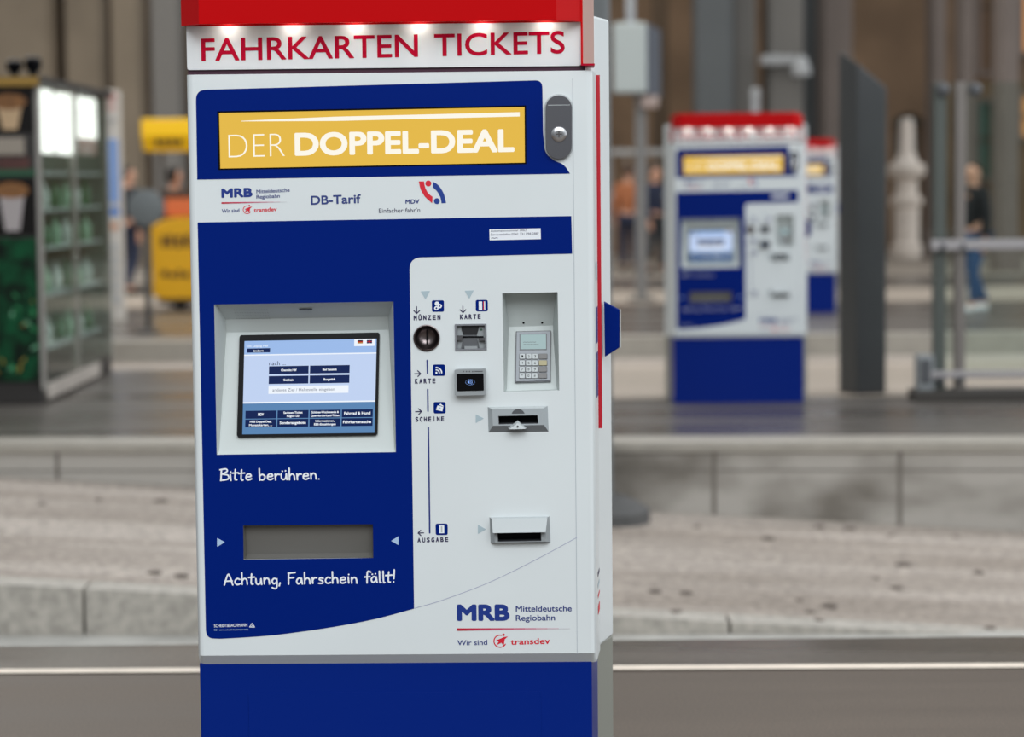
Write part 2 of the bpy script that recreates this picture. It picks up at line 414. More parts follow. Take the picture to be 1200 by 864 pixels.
def window(n_, px0, px1, z0, z1, m, lab, Y=BY):
    x0, x1 = X_at(px0, Y), X_at(px1, Y); F_ = Frame((0, Y-.02, 0), (1, 0, 0), (0, 0, 1)); mb = MB()
    mb.sheet(F_, [[(x0-.08, z0-.08), (x1+.08, z0-.08), (x1+.08, z1+.08), (x0-.08, z1+.08)], [(x0, z0), (x1, z0), (x1, z1), (x0, z1)]], -.02, .1, PINKG)
    mb.rect(F_, x0, z0, x1, z1, .01, m); mb.slab(F_, (x0+x1)/2-.03, z0, (x0+x1)/2+.03, z1, .01, .06, STONE_D); mb.slab(F_, x0, (z0+z1)/2-.03, x1, (z0+z1)/2+.03, .01, .05, STONE_D)
    return struct(mb.build('window_%d' % n_, merge=False), lab)
window(1, 1197, 1235, 4.0, 6.4, WARM, 'warm lit window high at the right end of the rear wall')
window(2, 1196, 1226, 2.3, 3.1, WARM, 'small warm lit window below the high window at the right')
window(3, 1146, 1172, 1.5, 3.0, mat('sea_green_window', (70, 104, 92), .3), 'dull green window behind the glass windbreak')
window(4, 1147, 1168, 3.6, 6.2, mat('tan_window', (128, 98, 74), .5), 'tan window above the dull green window')
# steel post that stands on the ramp in front of the second platform
xp, yp = .37, 13.35
mb = MB(); mb.prism(rounded([(xp-.18, yp-.18), (xp+.18, yp-.18), (xp+.18, yp+.18), (xp-.18, yp+.18)], .05), rz(xp)+.1, 6.0, mat('grey_painted_steel', (104, 108, 110), .55, vary=.1, scale=2))
mb.lathe((xp+.06, yp, 0), [(.33, rz(xp)-.05), (.33, rz(xp)+.05), (.27, rz(xp)+.09), (.2, rz(xp)+.12)], mat('dark_base_concrete', (84, 84, 84), .8, vary=.2), 28)
struct(mb.build('pillar_14', merge=False), 'grey steel hall post standing on the ramp behind the large machine')

# ================================================================== TICKET MACHINE
MW, MH0, MH1 = 0.88, 0.4392, 1.7372
TH = radians(0.9906)
ux = Vector((cos(TH), -sin(TH), 0)); dep = Vector((sin(TH), cos(TH), 0))
M_LOC = Vector((-.6991, 5.2648, 0)) + ux * (MW/2)
M_MAT = Matrix.Translation(M_LOC) @ Matrix.Rotation(-TH, 4, 'Z')
M_INV = M_MAT.inverted()
CAM_L = M_INV @ Vector((0, 0, CAMH))
def px_on(fr, px, py):
    d = M_INV.to_3x3() @ ray(px, py)
    t = (fr.o - CAM_L).dot(fr.n) / d.dot(fr.n)
    q = CAM_L + d * t - fr.o
    return (q.dot(fr.u), q.dot(fr.v))
FF = Frame((0, 0, 0), (1, 0, 0), (0, 0, 1))          # front face; outward normal is -y
assert FF.n.y < 0
def f(px, py): return px_on(FF, px, py)
def fl(*pts): return [f(*p) for p in pts]
PX = 1.86e-3                                          # metres per picture pixel on the front face
HW = MW / 2
root = empty('ticket_machine', M_LOC, -TH)
tag(root, 'large white and navy ticket machine in the foreground, in front of the white platform line', 'ticket machine', 'ticket machines on the platforms')

# ---- rear cabinet and base
mb = MB()
mb.prism([(-HW+.012, .185), (HW-.002, .185), (HW+.008, .20), (HW+.044, .34), (HW+.03, .36), (-HW-.03, .36), (-HW-.044, .34), (-HW+.0, .20)], MH0+.0, 1.868, WHITE)
cab = mb.build('rear_cabinet', root, bevel=.006)
mb = MB()
mb.prism([(-HW+.01, .19), (HW-.006, .19), (HW+.043, .34), (-HW-.043, .34)], 0, MH0, MILL)
mb.build('rear_plinth', root, bevel=.003)
mb = MB()
bu0, bu1 = f(234.5, 790)[0]+.001, f(694.0, 790)[0]
FB = Frame((0, .022, 0), (1, 0, 0), (0, 0, 1))
bu0, bu1 = px_on(FB, 234.3, 800)[0], px_on(FB, 693.6, 800)[0]
mb.prism([(bu0, .022), (bu1, .022), (bu1+.016, .19), (bu0-.016, .19)], 0, MH0+.004, NAVY_B)
base = mb.build('base', root, bevel=.003)
mb = MB()
s0, s1 = px_on(FB, 291, 812), px_on(FB, 634, 811); sv = (s0[1]+s1[1])/2
mb.slab(FB, s0[0], .09, s1[0], sv, 0, .0012, NAVY_B)
mb.build('service_flap', base, bevel=.0008)

# ---- the front door: a flat plate with openings, rounded upright edges, bevelled lower lip
def opening(*pts): return fl(*pts)
O_DISP = opening((254.5, 130.5), (616.5, 123.5), (617, 192.5), (256, 199.5))
O_SCR = opening((251, 357), (461, 353.5), (464, 530), (254, 533))
O_PIN = opening((588.5, 344), (653.5, 342.5), (655.5, 457.5), (590.5, 459.5))
O_TRAY = opening((285, 616), (437, 614.5), (437.5, 654), (285.5, 656))
O_COIN = [ (f(500, 396)[0] + 15*PX*cos(2*pi*k/28), f(500, 396)[1] + 15*PX*sin(2*pi*k/28)) for k in range(28)]
O_CARD = opening((533.5, 380.5), (569.5, 380), (570, 409.5), (534, 410.5))
O_NOTE = opening((584, 487), (630, 486), (631, 496), (584.5, 497))
O_OUT = opening((583, 622.5), (634, 622), (634.5, 633), (583.5, 634))
RC = .014
zb = f(460, 767.2)[1]
mb = MB()
mb.sheet(FF, [[(-HW+RC, zb), (HW-RC, zb), (HW-RC, MH1), (-HW+RC, MH1)], O_DISP, O_SCR, O_PIN, O_TRAY, O_COIN, O_CARD, O_NOTE, O_OUT], -.004, 0, WHITE)
def plan(z, inset, back):
    L = [(-HW-.012, .17)]
    L += [(-HW + RC - RC*sin(a), RC - RC*cos(a)) for a in [pi/2*(1-k/6) for k in range(7)]]
    L += [(HW - RC + RC*sin(a), RC - RC*cos(a)) for a in [pi/2*k/6 for k in range(7)]]
    L += [(HW+.010, .17)]
    return [(x, y + inset if i not in (0, len(L)-1) else y, z) for i, (x, y) in enumerate(L)]
A, B, C2 = plan(MH1, 0, 0), plan(zb, 0, 0), plan(MH0, .024, 0)
n = len(A); mid = n // 2
for P0, P1 in ((A, B), (B, C2)):
    for i in range(n - 1):
        if P0 is A and i == mid - 1: continue                       # the flat front is the plate above
        mb.face([P0[i+1], P0[i], P1[i], P1[i+1]], WHITE)
mb.face(A, WHITE); mb.face(list(reversed(C2)), WHITE)
mb.face([A[0], A[-1], C2[-1], C2[0]], GREYD)
door = mb.build('front_door', root, smooth=35)
# fine grey seam line where the door plate meets the right upright
mb = MB()
sa, sb = f(668.8, 92), f(678.0, 767)
mb.rect(FF, sa[0]-.0006+.004, sb[1], sa[0]+.0006+.004, sa[1], .0004, mat('grey_seam_line', (176, 182, 190), .6))
cpts = catmull(fl((486, 713), (520, 703), (575, 682), (630, 655), (676, 630)), 8)
mb.stroke(FF, cpts, .0011, .0005, mat('pale_violet_seam', (152, 156, 186), .6), smooth=False, rnd=False)
mb.build('door_seam', door)

# ---- navy films
FILM = .0007
mb = MB()
top = rounded(fl((229.5, 105.5), (635.5, 94), (636.5, 160), (639.5, 178), (648, 188), (661, 192.5), (668, 203.5), (231.2, 210.5)), [.022, .016, .03, .02, .02, .02, 0, 0])
mb.sheet(FF, [top, O_DISP], 0, FILM, NAVY)
mb.build('upper_navy_panel', door)
mb = MB()
curve = catmull(fl((485.3, 713.5), (440, 725.5), (390, 735), (330, 743.5), (290, 747), (253, 749)), 6)
low = fl((231.6, 260.8), (669.5, 253.2), (670.5, 297.4))
low += rounded(fl((670.5, 297.4), (479.8, 302), (485.3, 713.5)), [0, .026, 0])[1:-1]
low += curve[:-1]
low += rounded(fl((290, 747), (241.5, 749), (231.6, 260.8)), [0, .02, 0])[1:-1]
mb.sheet(FF, [low, O_SCR, O_TRAY], 0, FILM, NAVY)
mb.build('lower_navy_panel', door)

# ---- the yellow advertising display
mb = MB()
def inset(L, d):
    cx = sum(p[0] for p in L)/len(L); cy = sum(p[1] for p in L)/len(L)
    return [(p[0] + (d if p[0] < cx else -d), p[1] + (d if p[1] < cy else -d)) for p in L]
FD = Frame((0, .006, 0), (1, 0, 0), (0, 0, 1))
mb.sheet(FF, [O_DISP, inset(O_DISP, .0035)], -.012, .0003, BLACK)
disp = mb.build('display', door)
mb = MB()
mb.poly(FD, inset(O_DISP, .002), 0, YELLOW_SCR)
D = lambda x, y: px_on(FD, x, y)
b0, b1 = D(267.5, 185.5), D(601.5, 179.5)
def fit(fr, m_, body, pa, pb, cap_px, m, n, weight=0, scale=PX):
    """letters whose baseline runs from picture point pa to pb on the plane fr"""
    a_, b__ = px_on(fr, *pa), px_on(fr, *pb)
    m_.text(fr, body, a_[0], b__[0], (a_[1], b__[1]), cap_px*scale, n, m, weight)
fit(FD, mb, 'DER', (268, 184.5), (334, 182.8), 28, WHITE_SCR, .0008, -.024)
fit(FD, mb, 'DOPPEL-DEAL', (345.5, 182.8), (603, 178.2), 28.5, WHITE_SCR, .0008, .035)
a_, b_2 = D(283, 142), D(609, 134)
for k in range(12):                                    # bar tapering away at its left end
    t0, t1 = k/12, (k+1)/12; h0 = .0006 + .0040*min(1, t0*3); h1 = .0006 + .0040*min(1, t1*3)
    P0 = (a_[0]+(b_2[0]-a_[0])*t0, a_[1]+(b_2[1]-a_[1])*t0); P1 = (a_[0]+(b_2[0]-a_[0])*t1, a_[1]+(b_2[1]-a_[1])*t1)
    mb.poly(FD, [(P0[0], P0[1]-h0), (P1[0], P1[1]-h1), (P1[0], P1[1]+h1), (P0[0], P0[1]+h0)], .0008, WHITE_SCR)
tag(mb.build('display_screen', disp), 'glowing yellow screen reading DER DOPPEL-DEAL')

# ---- lock
mb = MB()
lc0, lc1 = f(654.8, 127), f(654.8, 171); lr = 15.2*PX
def capsule(c0, c1, r): return arc(c0, r, 0, 180) + arc(c1, r, 180, 360)
mb.sheet(FF, [capsule(lc0, lc1, lr+.003)], 0, .002, GREYL)
mb.sheet(FF, [capsule(lc0, lc1, lr)], .002, .012, STEEL)
lock = mb.build('lock_plate', door, smooth=30, bevel=.0055, segs=4)
mb = MB(); q = f(655, 157.5)
fr = Frame(FF.p(q[0], q[1], .012), (1, 0, 0), (0, 0, 1))
mb.lathe(FF.p(q[0], q[1], .0115), [(.0165, 0), (.0165, -.004), (.014, -.006), (.006, -.006)], CHROME, 24, 'y')
mb.rect(fr, -.0012, -.007, .0012, .007, .0066, STEELD)
mb.rect(fr, -.007, -.0012, .007, .0012, .0067, STEELD)
mb.build('lock_cylinder', lock, smooth=40)
mb = MB(); q0, q1 = f(640.5, 123.5), f(669.5, 123)
mb.rect(FF, q0[0]+.003, q0[1]-.0006, q1[0]-.003, q0[1]+.0006, .0123, GREYL)
mb.build('lock_cover_seam', lock)

# ---- printing
def person_star(mb, fr, c, r, n, m):
    """ring with a leaping figure"""
    mb.stroke(fr, arc(c, r*.95, 75, 330, 22), r*.16, n, m, smooth=False)
    pts = [(-.55,-.6),(-.2,.0),(-.62,.12),(.1,.42),(.55,.62),(1.25,.75),(.75,.3),(.65,-.2),(.55,-.75),(.22,-.25)]
    mb.poly(fr, [(c[0]+x*r, c[1]+y*r) for x, y in pts[::-1]], n+.0001, m)
    mb.disc(fr, (c[0]+r*.55, c[1]+r*1.0), r*.2, n, m, 12)
GRAD = [mat('red_rule_%d' % k, (int(190+ (212-190)*k/9), int(10+(205)*k/9), int(50+(168)*k/9)), .5) for k in range(10)]
def operator_logo(name, parent, pts):
    mb = MB(); n = .0006
    fit(FF, mb, 'MRB', pts['mrb0'], pts['mrb1'], pts['mrbh'], mat('logo_blue', (0, 44, 132), .5), n, .052)
    fit(FF, mb, 'Mitteldeutsche', pts['m0'], pts['m1'], pts['mh'], INK, n, .015)
    fit(FF, mb, 'Regiobahn', pts['r0'], pts['r1'], pts['mh'], INK, n, .015)
    g0, g1 = f(*pts['g0']), f(*pts['g1']); h = pts['gh']*PX/2
    for k in range(10):
        t0, t1 = k/10, (k+1)/10
        mb.poly(FF, [(g0[0]+(g1[0]-g0[0])*t, g0[1]+(g1[1]-g0[1])*t + s*h*(1-.55*t)) for t, s in ((t0,-1),(t1,-1),(t1,1),(t0,1))], n, GRAD[k])
    fit(FF, mb, 'Wir sind', pts['w0'], pts['w1'], pts['wh'], INK, n, .012)
    person_star(mb, FF, f(*pts['c']), pts['cr']*PX, n, LOGO_R)
    fit(FF, mb, 'transdev', pts['t0'], pts['t1'], pts['th'], LOGO_R, n, .022)
    return mb.build(name, parent)
operator_logo('operator_logo', door, dict(mrb0=(259.5, 232), mrb1=(296, 231), mrbh=11.6, m0=(300.5, 226.8), m1=(339.5, 224.8), mh=4.6, r0=(300.5, 233), r1=(328, 231.7), g0=(259.5, 238), g1=(336, 236.6), gh=1.8, w0=(260, 249.5), w1=(280.5, 248.6), wh=4.6, c=(289.6, 245.8), cr=4.8, t0=(297.5, 248.6), t1=(324.5, 247.4), th=5))
operator_logo('operator_logo', door, dict(mrb0=(535.5, 728), mrb1=(597.5, 727.8), mrbh=21, m0=(604.5, 717), m1=(670, 716.5), mh=7.4, r0=(604.5, 727.8), r1=(650.5, 727.2), g0=(535.5, 738), g1=(668, 736.6), gh=3, w0=(536, 756.6), w1=(571, 755.9), wh=6.6, c=(586, 751.6), cr=7.6, t0=(598.5, 755.8), t1=(644.5, 754.8), th=7.6))
mb = MB(); fit(FF, mb, 'DB-Tarif', (364.3, 240.2), (423, 238.2), 11.2, mat('slate_blue_ink', (40, 58, 124), .5), .0006, .026)
mb.build('tariff_lettering', door)
mb = MB()                                               # transport association emblem: two bars and two dots
LR, LB = LOGO_R, mat('emblem_blue', (0, 52, 140), .5)
def band(c, r0, r1, a0, a1, m):
    i, o = arc(c, r0, a0, a1, 12), arc(c, r1, a0, a1, 12)
    for k in range(12): mb.poly(FF, [i[k], o[k], o[k+1], i[k+1]], .0006, m)
def qb(pts, m): 
    c1, c2 = catmull(pts[0], 6), catmull(pts[1], 6)
    L1, L2 = [f(*p) for p in c1], [f(*p) for p in c2]
    for k in range(len(L1)-1): mb.poly(FF, [L2[k], L2[k+1], L1[k+1], L1[k]], .0006, m)
qb([[(490.8, 212.6), (493, 222), (498.5, 231), (506.5, 238.2)], [(497, 212.6), (498, 219), (501.5, 226), (507, 230.8)]], LR)
qb([[(507.5, 213), (514, 217.5), (520, 227), (522.8, 238)], [(507.2, 219.5), (512, 224), (516, 231), (517.5, 238.3)]], LB)
mb.disc(FF, f(502, 215), 3.5*PX, .0006, LR); mb.disc(FF, f(512, 235.8), 3.4*PX, .0006, LB)
fit(FF, mb, 'MDV', (475.2, 239), (491.6, 238.6), 5.4, INK, .0006, .035)
fit(FF, mb, "Einfacher fahr'n", (444, 249.5), (492.3, 248.6), 5.3, INK_D, .0006)
mb.build('network_logo', door)
mb = MB()
mb.sheet(FF, [fl((573.5, 269), (633.5, 267.6), (633.8, 280.3), (573.8, 281.6))], FILM, FILM+.0003, PAPER)
n_ = FILM + .0005
fit(FF, mb, 'Automatennummer 0002', (575, 271.9), (617, 271), 2.6, INK_D, n_)
fit(FF, mb, 'Servicetelefon 0341 231 898 288*', (575, 276.3), (631.5, 275), 2.8, INK_D, n_)
mb.stroke(FF, fl((575.5, 279.2), (577.5, 278.8), (579.5, 279.3), (581.5, 278.7), (583.5, 279.1)), .0012, n_, INK_D, smooth=False, rnd=False)
mb.build('service_sticker', door)

# hand lettering
G = {'B': ([[(0,0),(.05,.95)], [(-.05,.93),(.35,1.0),(.45,.8),(.1,.55)], [(.1,.55),(.5,.45),(.5,.12),(-.02,0)]], .62),
 'i': ([[(.05,.52),(.08,0)], [(.08,.74),(.085,.75)]], .24), 't': ([[(.17,.92),(.13,.12),(.26,.02)], [(-.05,.6),(.38,.64)]], .44),
 'e': ([[(.03,.27),(.38,.32),(.3,.52),(.08,.42),(.05,.1),(.22,0),(.42,.1)]], .54), ' ': ([], .42),
 'b': ([[(.02,1.),(.04,0)], [(.04,.35),(.22,.5),(.42,.3),(.28,.02),(.04,.05)]], .56), 'r': ([[(.03,.5),(.06,0)], [(.06,.28),(.18,.48),(.34,.47)]], .44),
 'u': ([[(.02,.5),(.05,.12),(.18,0),(.34,.15),(.38,.5)], [(.38,.5),(.42,0)]], .56), 'h': ([[(.03,1),(.04,0)], [(.04,.3),(.2,.5),(.36,.38),(.4,0)]], .54),
 'n': ([[(.03,.5),(.05,0)], [(.05,.3),(.2,.5),(.36,.38),(.4,0)]], .54), '.': ([[(.05,.03),(.055,.035)]], .2),
 'A': ([[(0,0),(.3,.95),(.58,0)], [(.05,.33),(.55,.36)]], .7), 'c': ([[(.38,.45),(.2,.52),(.05,.3),(.1,.05),(.25,0),(.4,.08)]], .5),
 'g': ([[(.36,.45),(.2,.52),(.05,.32),(.15,.06),(.34,.2),(.38,.48)], [(.38,.48),(.38,-.2),(.25,-.38),(.05,-.28)]], .54),
 ',': ([[(.06,.08),(.0,-.18)]], .2), 'F': ([[(.05,.98),(.03,0)], [(.02,.96),(.5,1.02)], [(.04,.53),(.4,.57)]], .56),
 'a': ([[(.36,.45),(.2,.52),(.04,.3),(.12,.02),(.32,.15),(.37,.5)], [(.37,.5),(.43,0)]], .56), 's': ([[(.34,.46),(.15,.5),(.08,.36),(.3,.22),(.28,.03),(.03,.03)]], .46),
 'f': ([[(.42,.95),(.25,1.03),(.17,.8),(.15,0)], [(0,.52),(.36,.55)]], .42), 'l': ([[(.04,1),(.06,.1),(.15,.0)]], .26), '!': ([[(.12,1.1),(.08,.32)], [(.06,.04),(.065,.045)]], .2)}
UML = [[(.1,.72),(.11,.73)], [(.32,.76),(.33,.77)]]
G['ü'] = (G['u'][0] + UML, .56); G['ä'] = (G['a'][0] + UML, .56)
def hand(mb, fr, txt, pa, pb, cap_px, w_px, n, m):
    a_, b_ = px_on(fr, *pa), px_on(fr, *pb); tot = sum(G[c][1] for c in txt) - .1
    k = (b_[0]-a_[0]) / tot; x = 0; cap = cap_px*PX
    for c in txt:
        wob = random.uniform(-.03, .03)
        for s_ in G[c][0]:
            mb.stroke(fr, [(a_[0] + (x+p[0]*1.0)*k, a_[1] + (b_[1]-a_[1])*x/tot + (p[1]+wob)*cap) for p in s_], w_px*PX, n, m)
        x += G[c][1]
NP = FILM + .0005
mb = MB(); hand(mb, FF, 'Bitte berühren.', (259, 563.0), (374.5, 561.5), 13.5, 1.9, NP, PAPER); mb.build('touch_prompt_lettering', door)
mb = MB(); hand(mb, FF, 'Achtung, Fahrschein fällt!', (263, 685.5), (462, 682.5), 13.5, 1.9, NP, PAPER); mb.build('ticket_drop_lettering', door)
mb = MB()
fit(FF, mb, 'SCHEIDT&BACHMANN', (251, 735.3), (290, 734.3), 3.9, PAPER, NP, .007)
fit(FF, mb, 'CE   www.scheidt-bachmann.com', (251, 739.3), (291, 738.5), 2.1, SKYTRI, NP)
mb.stroke(FF, fl((292.5, 735), (295.5, 730.5), (298.5, 735), (292.5, 735)), .0014, NP, PAPER, smooth=False)
mb.stroke(FF, fl((294.3, 735), (296.8, 731.8)), .0012, NP, PAPER, smooth=False)
mb.build('maker_lettering', door)
mb = MB()
for T in (((254.5, 630.5), (263.6, 635.5), (254.5, 641)), ((467, 628.5), (458.4, 634), (467, 639))):
    mb = MB(); mb.sheet(FF, [rounded(fl(*T), .0012, 3)], FILM, NP, SKYTRI); mb.build('tray_arrow_print', door)
# grey triangles, arrows, words, pictograms and the line on the white field
mb = MB()
for T in (((493, 341.5), (504, 341), (498.7, 351)), ((544.5, 340.8), (555.3, 340.4), (550, 350.2)), ((557.5, 485.5), (567, 490.5), (557.5, 496)), ((560, 615), (569.5, 620.5), (560, 626))):
    mb = MB(); mb.sheet(FF, [rounded(fl(*T), .0012, 3)], 0, .0006, GREYTRI); mb.build('grey_triangle_print', door)
SW = .0022
def arrow(tip, tail, hd):
    mb = MB()
    t, s_ = f(*tip), f(*tail); d = Vector((t[0]-s_[0], t[1]-s_[1])).normalized(); e = Vector((-d.y, d.x)); h = hd*PX
    mb.stroke(FF, [s_, t], SW, .0006, INK_D)
    for k in (1, -1): mb.stroke(FF, [(t[0]-d.x*h+e.x*h*k, t[1]-d.y*h+e.y*h*k), t], SW, .0006, INK_D)
    mb.build('direction_arrow', door)
arrow((488.4, 367.5), (488.2, 359.5), 3.4); arrow((542.6, 366.5), (542.4, 358.8), 3.4)
arrow((493, 438), (486, 438.1), 3.4); arrow((494, 482.3), (487, 482.6), 3.4); arrow((490, 624.8), (496.5, 624.6), 3.2)
def spaced(txt, pa, pb, cap, wgt=.04):
    mb = MB(); a_, b_ = f(*pa), f(*pb); n = len(txt); st = (b_[0]-a_[0])/(n-.28)
    for i, c in enumerate(txt):
        if c == 'I':
            mb.rect(FF, a_[0]+st*i+st*.28, a_[1]+(b_[1]-a_[1])*i/n, a_[0]+st*i+st*.46, a_[1]+(b_[1]-a_[1])*i/n+cap*PX, .0006, INK_D); continue
        wd = st*(.70 if c not in 'I' else .16); x = a_[0]+st*i + (0 if c != 'I' else st*.27)
        mb.text(FF, c, x, x+wd, a_[1] + (b_[1]-a_[1])*i/n, cap*PX*(1.0 if c != 'Ü' else 1.0), .0006, INK_D, wgt)
    mb.build('slot_word', door)['label'] = 'dark capitals reading ' + txt
spaced('MÜNZEN', (484.8, 375.6), (516.5, 374.8), 6.2); spaced('KARTE', (539, 374.5), (563.5, 373.8), 6.2)
spaced('KARTE', (486.2, 449.8), (510.5, 449.3), 6.2); spaced('SCHEINE', (486.8, 494.4), (520.5, 493.6), 6); spaced('AUSGABE', (489.3, 636), (525.4, 635), 6)
for A_, B_ in (((500.6, 422.5), (501.0, 437.5)), ((501.2, 456.5), (501.6, 482)), ((502, 501), (503.6, 624.5))):
    mb = MB(); mb.stroke(FF, fl(A_, B_), .0034, .0006, INK, smooth=False); mb.build('path_line', door)
def picto(name, c, draw, r=7.1):
    mb = MB(); u, v = f(*c); h = r*PX
    mb.sheet(FF, [rounded([(u-h, v-h*.95), (u+h, v-h*.95), (u+h, v+h*.95), (u-h, v+h*.95)], h*.32)], 0, .0005, NAVY)
    draw(mb, lambda x, y: (u+x*h, v+y*h), h); return mb.build(name, door)
def d_coin(mb, P, h):
    for x, y in ((.3,.0),(-.25,-.35),(-.15,.4)): mb.disc(FF, P(x, y), .36*h, .0008 + .0001*y, PAPER)
    for x, y in ((.3,.0),(-.25,-.35)): mb.disc(FF, P(x, y), .14*h, .0010, NAVY)
def d_card(mb, P, h):
    mb.poly(FF, [P(-.5,-.7), P(.05,-.7), P(.05,.7), P(-.5,.7)], .0008, PAPER); mb.poly(FF, [P(.22,-.7), P(.34,-.7), P(.34,.7), P(.22,.7)], .0008, LOGO_R)
    mb.poly(FF, [P(.38,-.7), P(.55,-.7), P(.55,.7), P(.38,.7)], .0008, PAPER)
def d_wave(mb, P, h):
    mb.disc(FF, P(-.42,-.42), .17*h, .0008, PAPER)
    for r in (.5, .9): mb.stroke(FF, [P(-.45+r*cos(radians(a)), -.45+r*sin(radians(a))) for a in range(0, 91, 10)], .22*h, .0008, PAPER, smooth=False)
def d_note(mb, P, h):
    mb.poly(FF, [P(-.6,-.35), P(.45,-.6), P(.62,.15), P(-.35,.4)], .0008, PAPER); mb.poly(FF, [P(-.1,.45), P(.65,.2), P(.65,.3), P(.15,.7)], .0008, PAPER)
    mb.disc(FF, P(.02,-.1), .17*h, .0010, SKYTRI)
def d_tick(mb, P, h):
    mb.poly(FF, [P(-.42,-.65), P(.42,-.65), P(.42,.65), P(-.42,.65)], .0008, PAPER); mb.poly(FF, [P(-.12,-.5), P(.12,-.5), P(.12,.5), P(-.12,.5)], .0010, GREYL)
picto('coin_pictogram', (513.2, 358.8), d_coin); picto('card_pictogram', (564.6, 358.3), d_card); picto('contactless_pictogram', (514.4, 434), d_wave)
picto('banknote_pictogram', (515.2, 478), d_note); picto('ticket_pictogram', (517.6, 620.5), d_tick)

# ---- screen recess and touch screen
def bbox(L): return min(p[0] for p in L), max(p[0] for p in L), min(p[1] for p in L), max(p[1] for p in L)
def recess(name, L, prof, m, parent, draft=.008, wall=None, back=None):
    """pocket behind the opening L: prof = (height fraction from the top, depth, draft fraction) down the back"""
    mb = MB(); TL, TR, BR, BL = L
    def at(side, t, d, dr):
        P, Q = (TL, BL) if side == 0 else (TR, BR)
        u = P[0]+(Q[0]-P[0])*t; v = P[1]+(Q[1]-P[1])*t
        return Vector((u + (dr if side == 0 else -dr), d, v))
    Ls = [at(0, t, d, draft*k) for t, d, k in prof]; Rs = [at(1, t, d, draft*k) for t, d, k in prof]
    for i in range(len(prof)-1): mb.face([Ls[i], Ls[i+1], Rs[i+1], Rs[i]], (back or m))
    Lf = [at(0, t, 0, 0) for t, d, k in prof]; Rf = [at(1, t, 0, 0) for t, d, k in prof]
    for i in range(len(prof)-1):
        mb.face([Lf[i], Lf[i+1], Ls[i+1], Ls[i]], wall or m); mb.face([Rs[i], Rs[i+1], Rf[i+1], Rf[i]], wall or m)
    return mb.build(name, parent, smooth=20)
prof = [(0, .0, 0), (0.0, .012, .2), (.11, .062, 1), (.20, .072, 1), (.97, .012, .25), (1.0, .006, .1), (1.0, 0, 0)]
rec = recess('screen_recess', O_SCR, prof, HOOD, door, .016)
mb = MB()
for nm, A_, B_ in (('l', (350.2, 361.3), (366.3, 361.0)),):
    q0, q1 = f(*A_), f(*B_)
fr_t = Frame((0, .012, O_SCR[0][1]), (1, 0, 0), Vector((0, -.050, (O_SCR[0][1]-O_SCR[3][1])*.11)))
q0, q1 = px_on(fr_t, 350.5, 362.6), px_on(fr_t, 366, 362.3)
mb.slab(fr_t, q0[0], q0[1]-.002, q1[0], q0[1]+.0025, 0, .0015, GREYD, .0015)
mb.build('camera_slot', rec)
mb = MB()
for r_ in range(4):
    for k in range(14):
        q0 = px_on(fr_t, 274 + k*2.95 + r_*1.0, 362.5 + r_*3.4)
        mb.stroke(fr_t, [(q0[0], q0[1]), (q0[0]+.0016, q0[1]-.0042)], .0013, .0004, GREY, smooth=False, rnd=False)
mb.build('speaker_grille', rec)
# plane of the slanted back
zt, zb_ = O_SCR[0][1], O_SCR[3][1]; H_ = zt - zb_
pA = Vector((0, .072, zt - .20*H_)); pB = Vector((0, .012, zt - .97*H_))
FS = Frame(pB, (1, 0, 0), pA - pB); FS.o = FS.o + FS.n*.0045
def S(px, py): return px_on(FS, px, py)
mb = MB()
so = [S(281, 393.2), S(445, 390.0), S(442.5, 510.2), S(277.8, 512.8)]
si = [S(286.6, 400), S(441.6, 397.2), S(439, 507.6), S(284, 509.5)]
mb.sheet(FS, [rounded(so[::-1], .006), si[::-1]], -.006, .004, BLACK)
tsc = mb.build('touchscreen', rec, bevel=.0015)
mb = MB()
SB1 = emat('screen_pale_blue', (196, 214, 246), .92, .15); SB2 = emat('screen_sky_blue', (158, 190, 238), .92, .15); SB3 = emat('screen_steel_blue', (92, 136, 184), .9, .15)
SBTN = emat('screen_navy_button', (10, 32, 84), .9, .15); SWH = emat('screen_white', (240, 246, 254), .95, .15); SGR = emat('screen_grey_text', (112, 120, 140), .8, .15); SDK = emat('screen_dark_text', (30, 40, 80), .8, .15)
SRED = emat('screen_red', (190, 40, 40), .8, .15); SBK = emat('screen_black', (24, 16, 20), .5, .15); SGO = emat('screen_gold', (200, 150, 60), .8, .15)
def L_(s, t):            # position on the lit area: s across, t down
    A_ = (si[0][0]+(si[1][0]-si[0][0])*s, si[0][1]+(si[1][1]-si[0][1])*s); B_ = (si[3][0]+(si[2][0]-si[3][0])*s, si[3][1]+(si[2][1]-si[3][1])*s)
    return (A_[0]+(B_[0]-A_[0])*t, A_[1]+(B_[1]-A_[1])*t)
def quad(s0, t0, s1, t1, n, m): mb.poly(FS, [L_(s0, t1), L_(s1, t1), L_(s1, t0), L_(s0, t0)], n, m)
quad(-.01, -.01, 1.01, .145, .0004, SB2); quad(-.01, .145, 1.01, .158, .0005, SWH); quad(-.01, .158, 1.01, .655, .0004, SB1); quad(-.01, .655, 1.01, .67, .0005, SWH); quad(-.01, .67, 1.01, 1.01, .0004, SB3)
def ltxt(body, s0, s1, t, cap, m, wgt=0.0):
    a_, b_ = L_(s0, t), L_(s1, t); mb.text(FS, body, a_[0], b_[0], (a_[1], b_[1]), cap*H_*.6, .0009, m, wgt)
ltxt('von Leipzig Hbf', .015, .18, .065, .024, SWH, .01); quad(.02, .08, .195, .125, .0006, SBTN); ltxt('ändern', .07, .145, .117, .026, SWH, .02)
quad(.83, .0, .985, .075, .0006, SWH)
for k, m in enumerate((SBK, SRED, SGO)): quad(.855, .012+.012*k, .895, .024+.012*k, .0008, m)
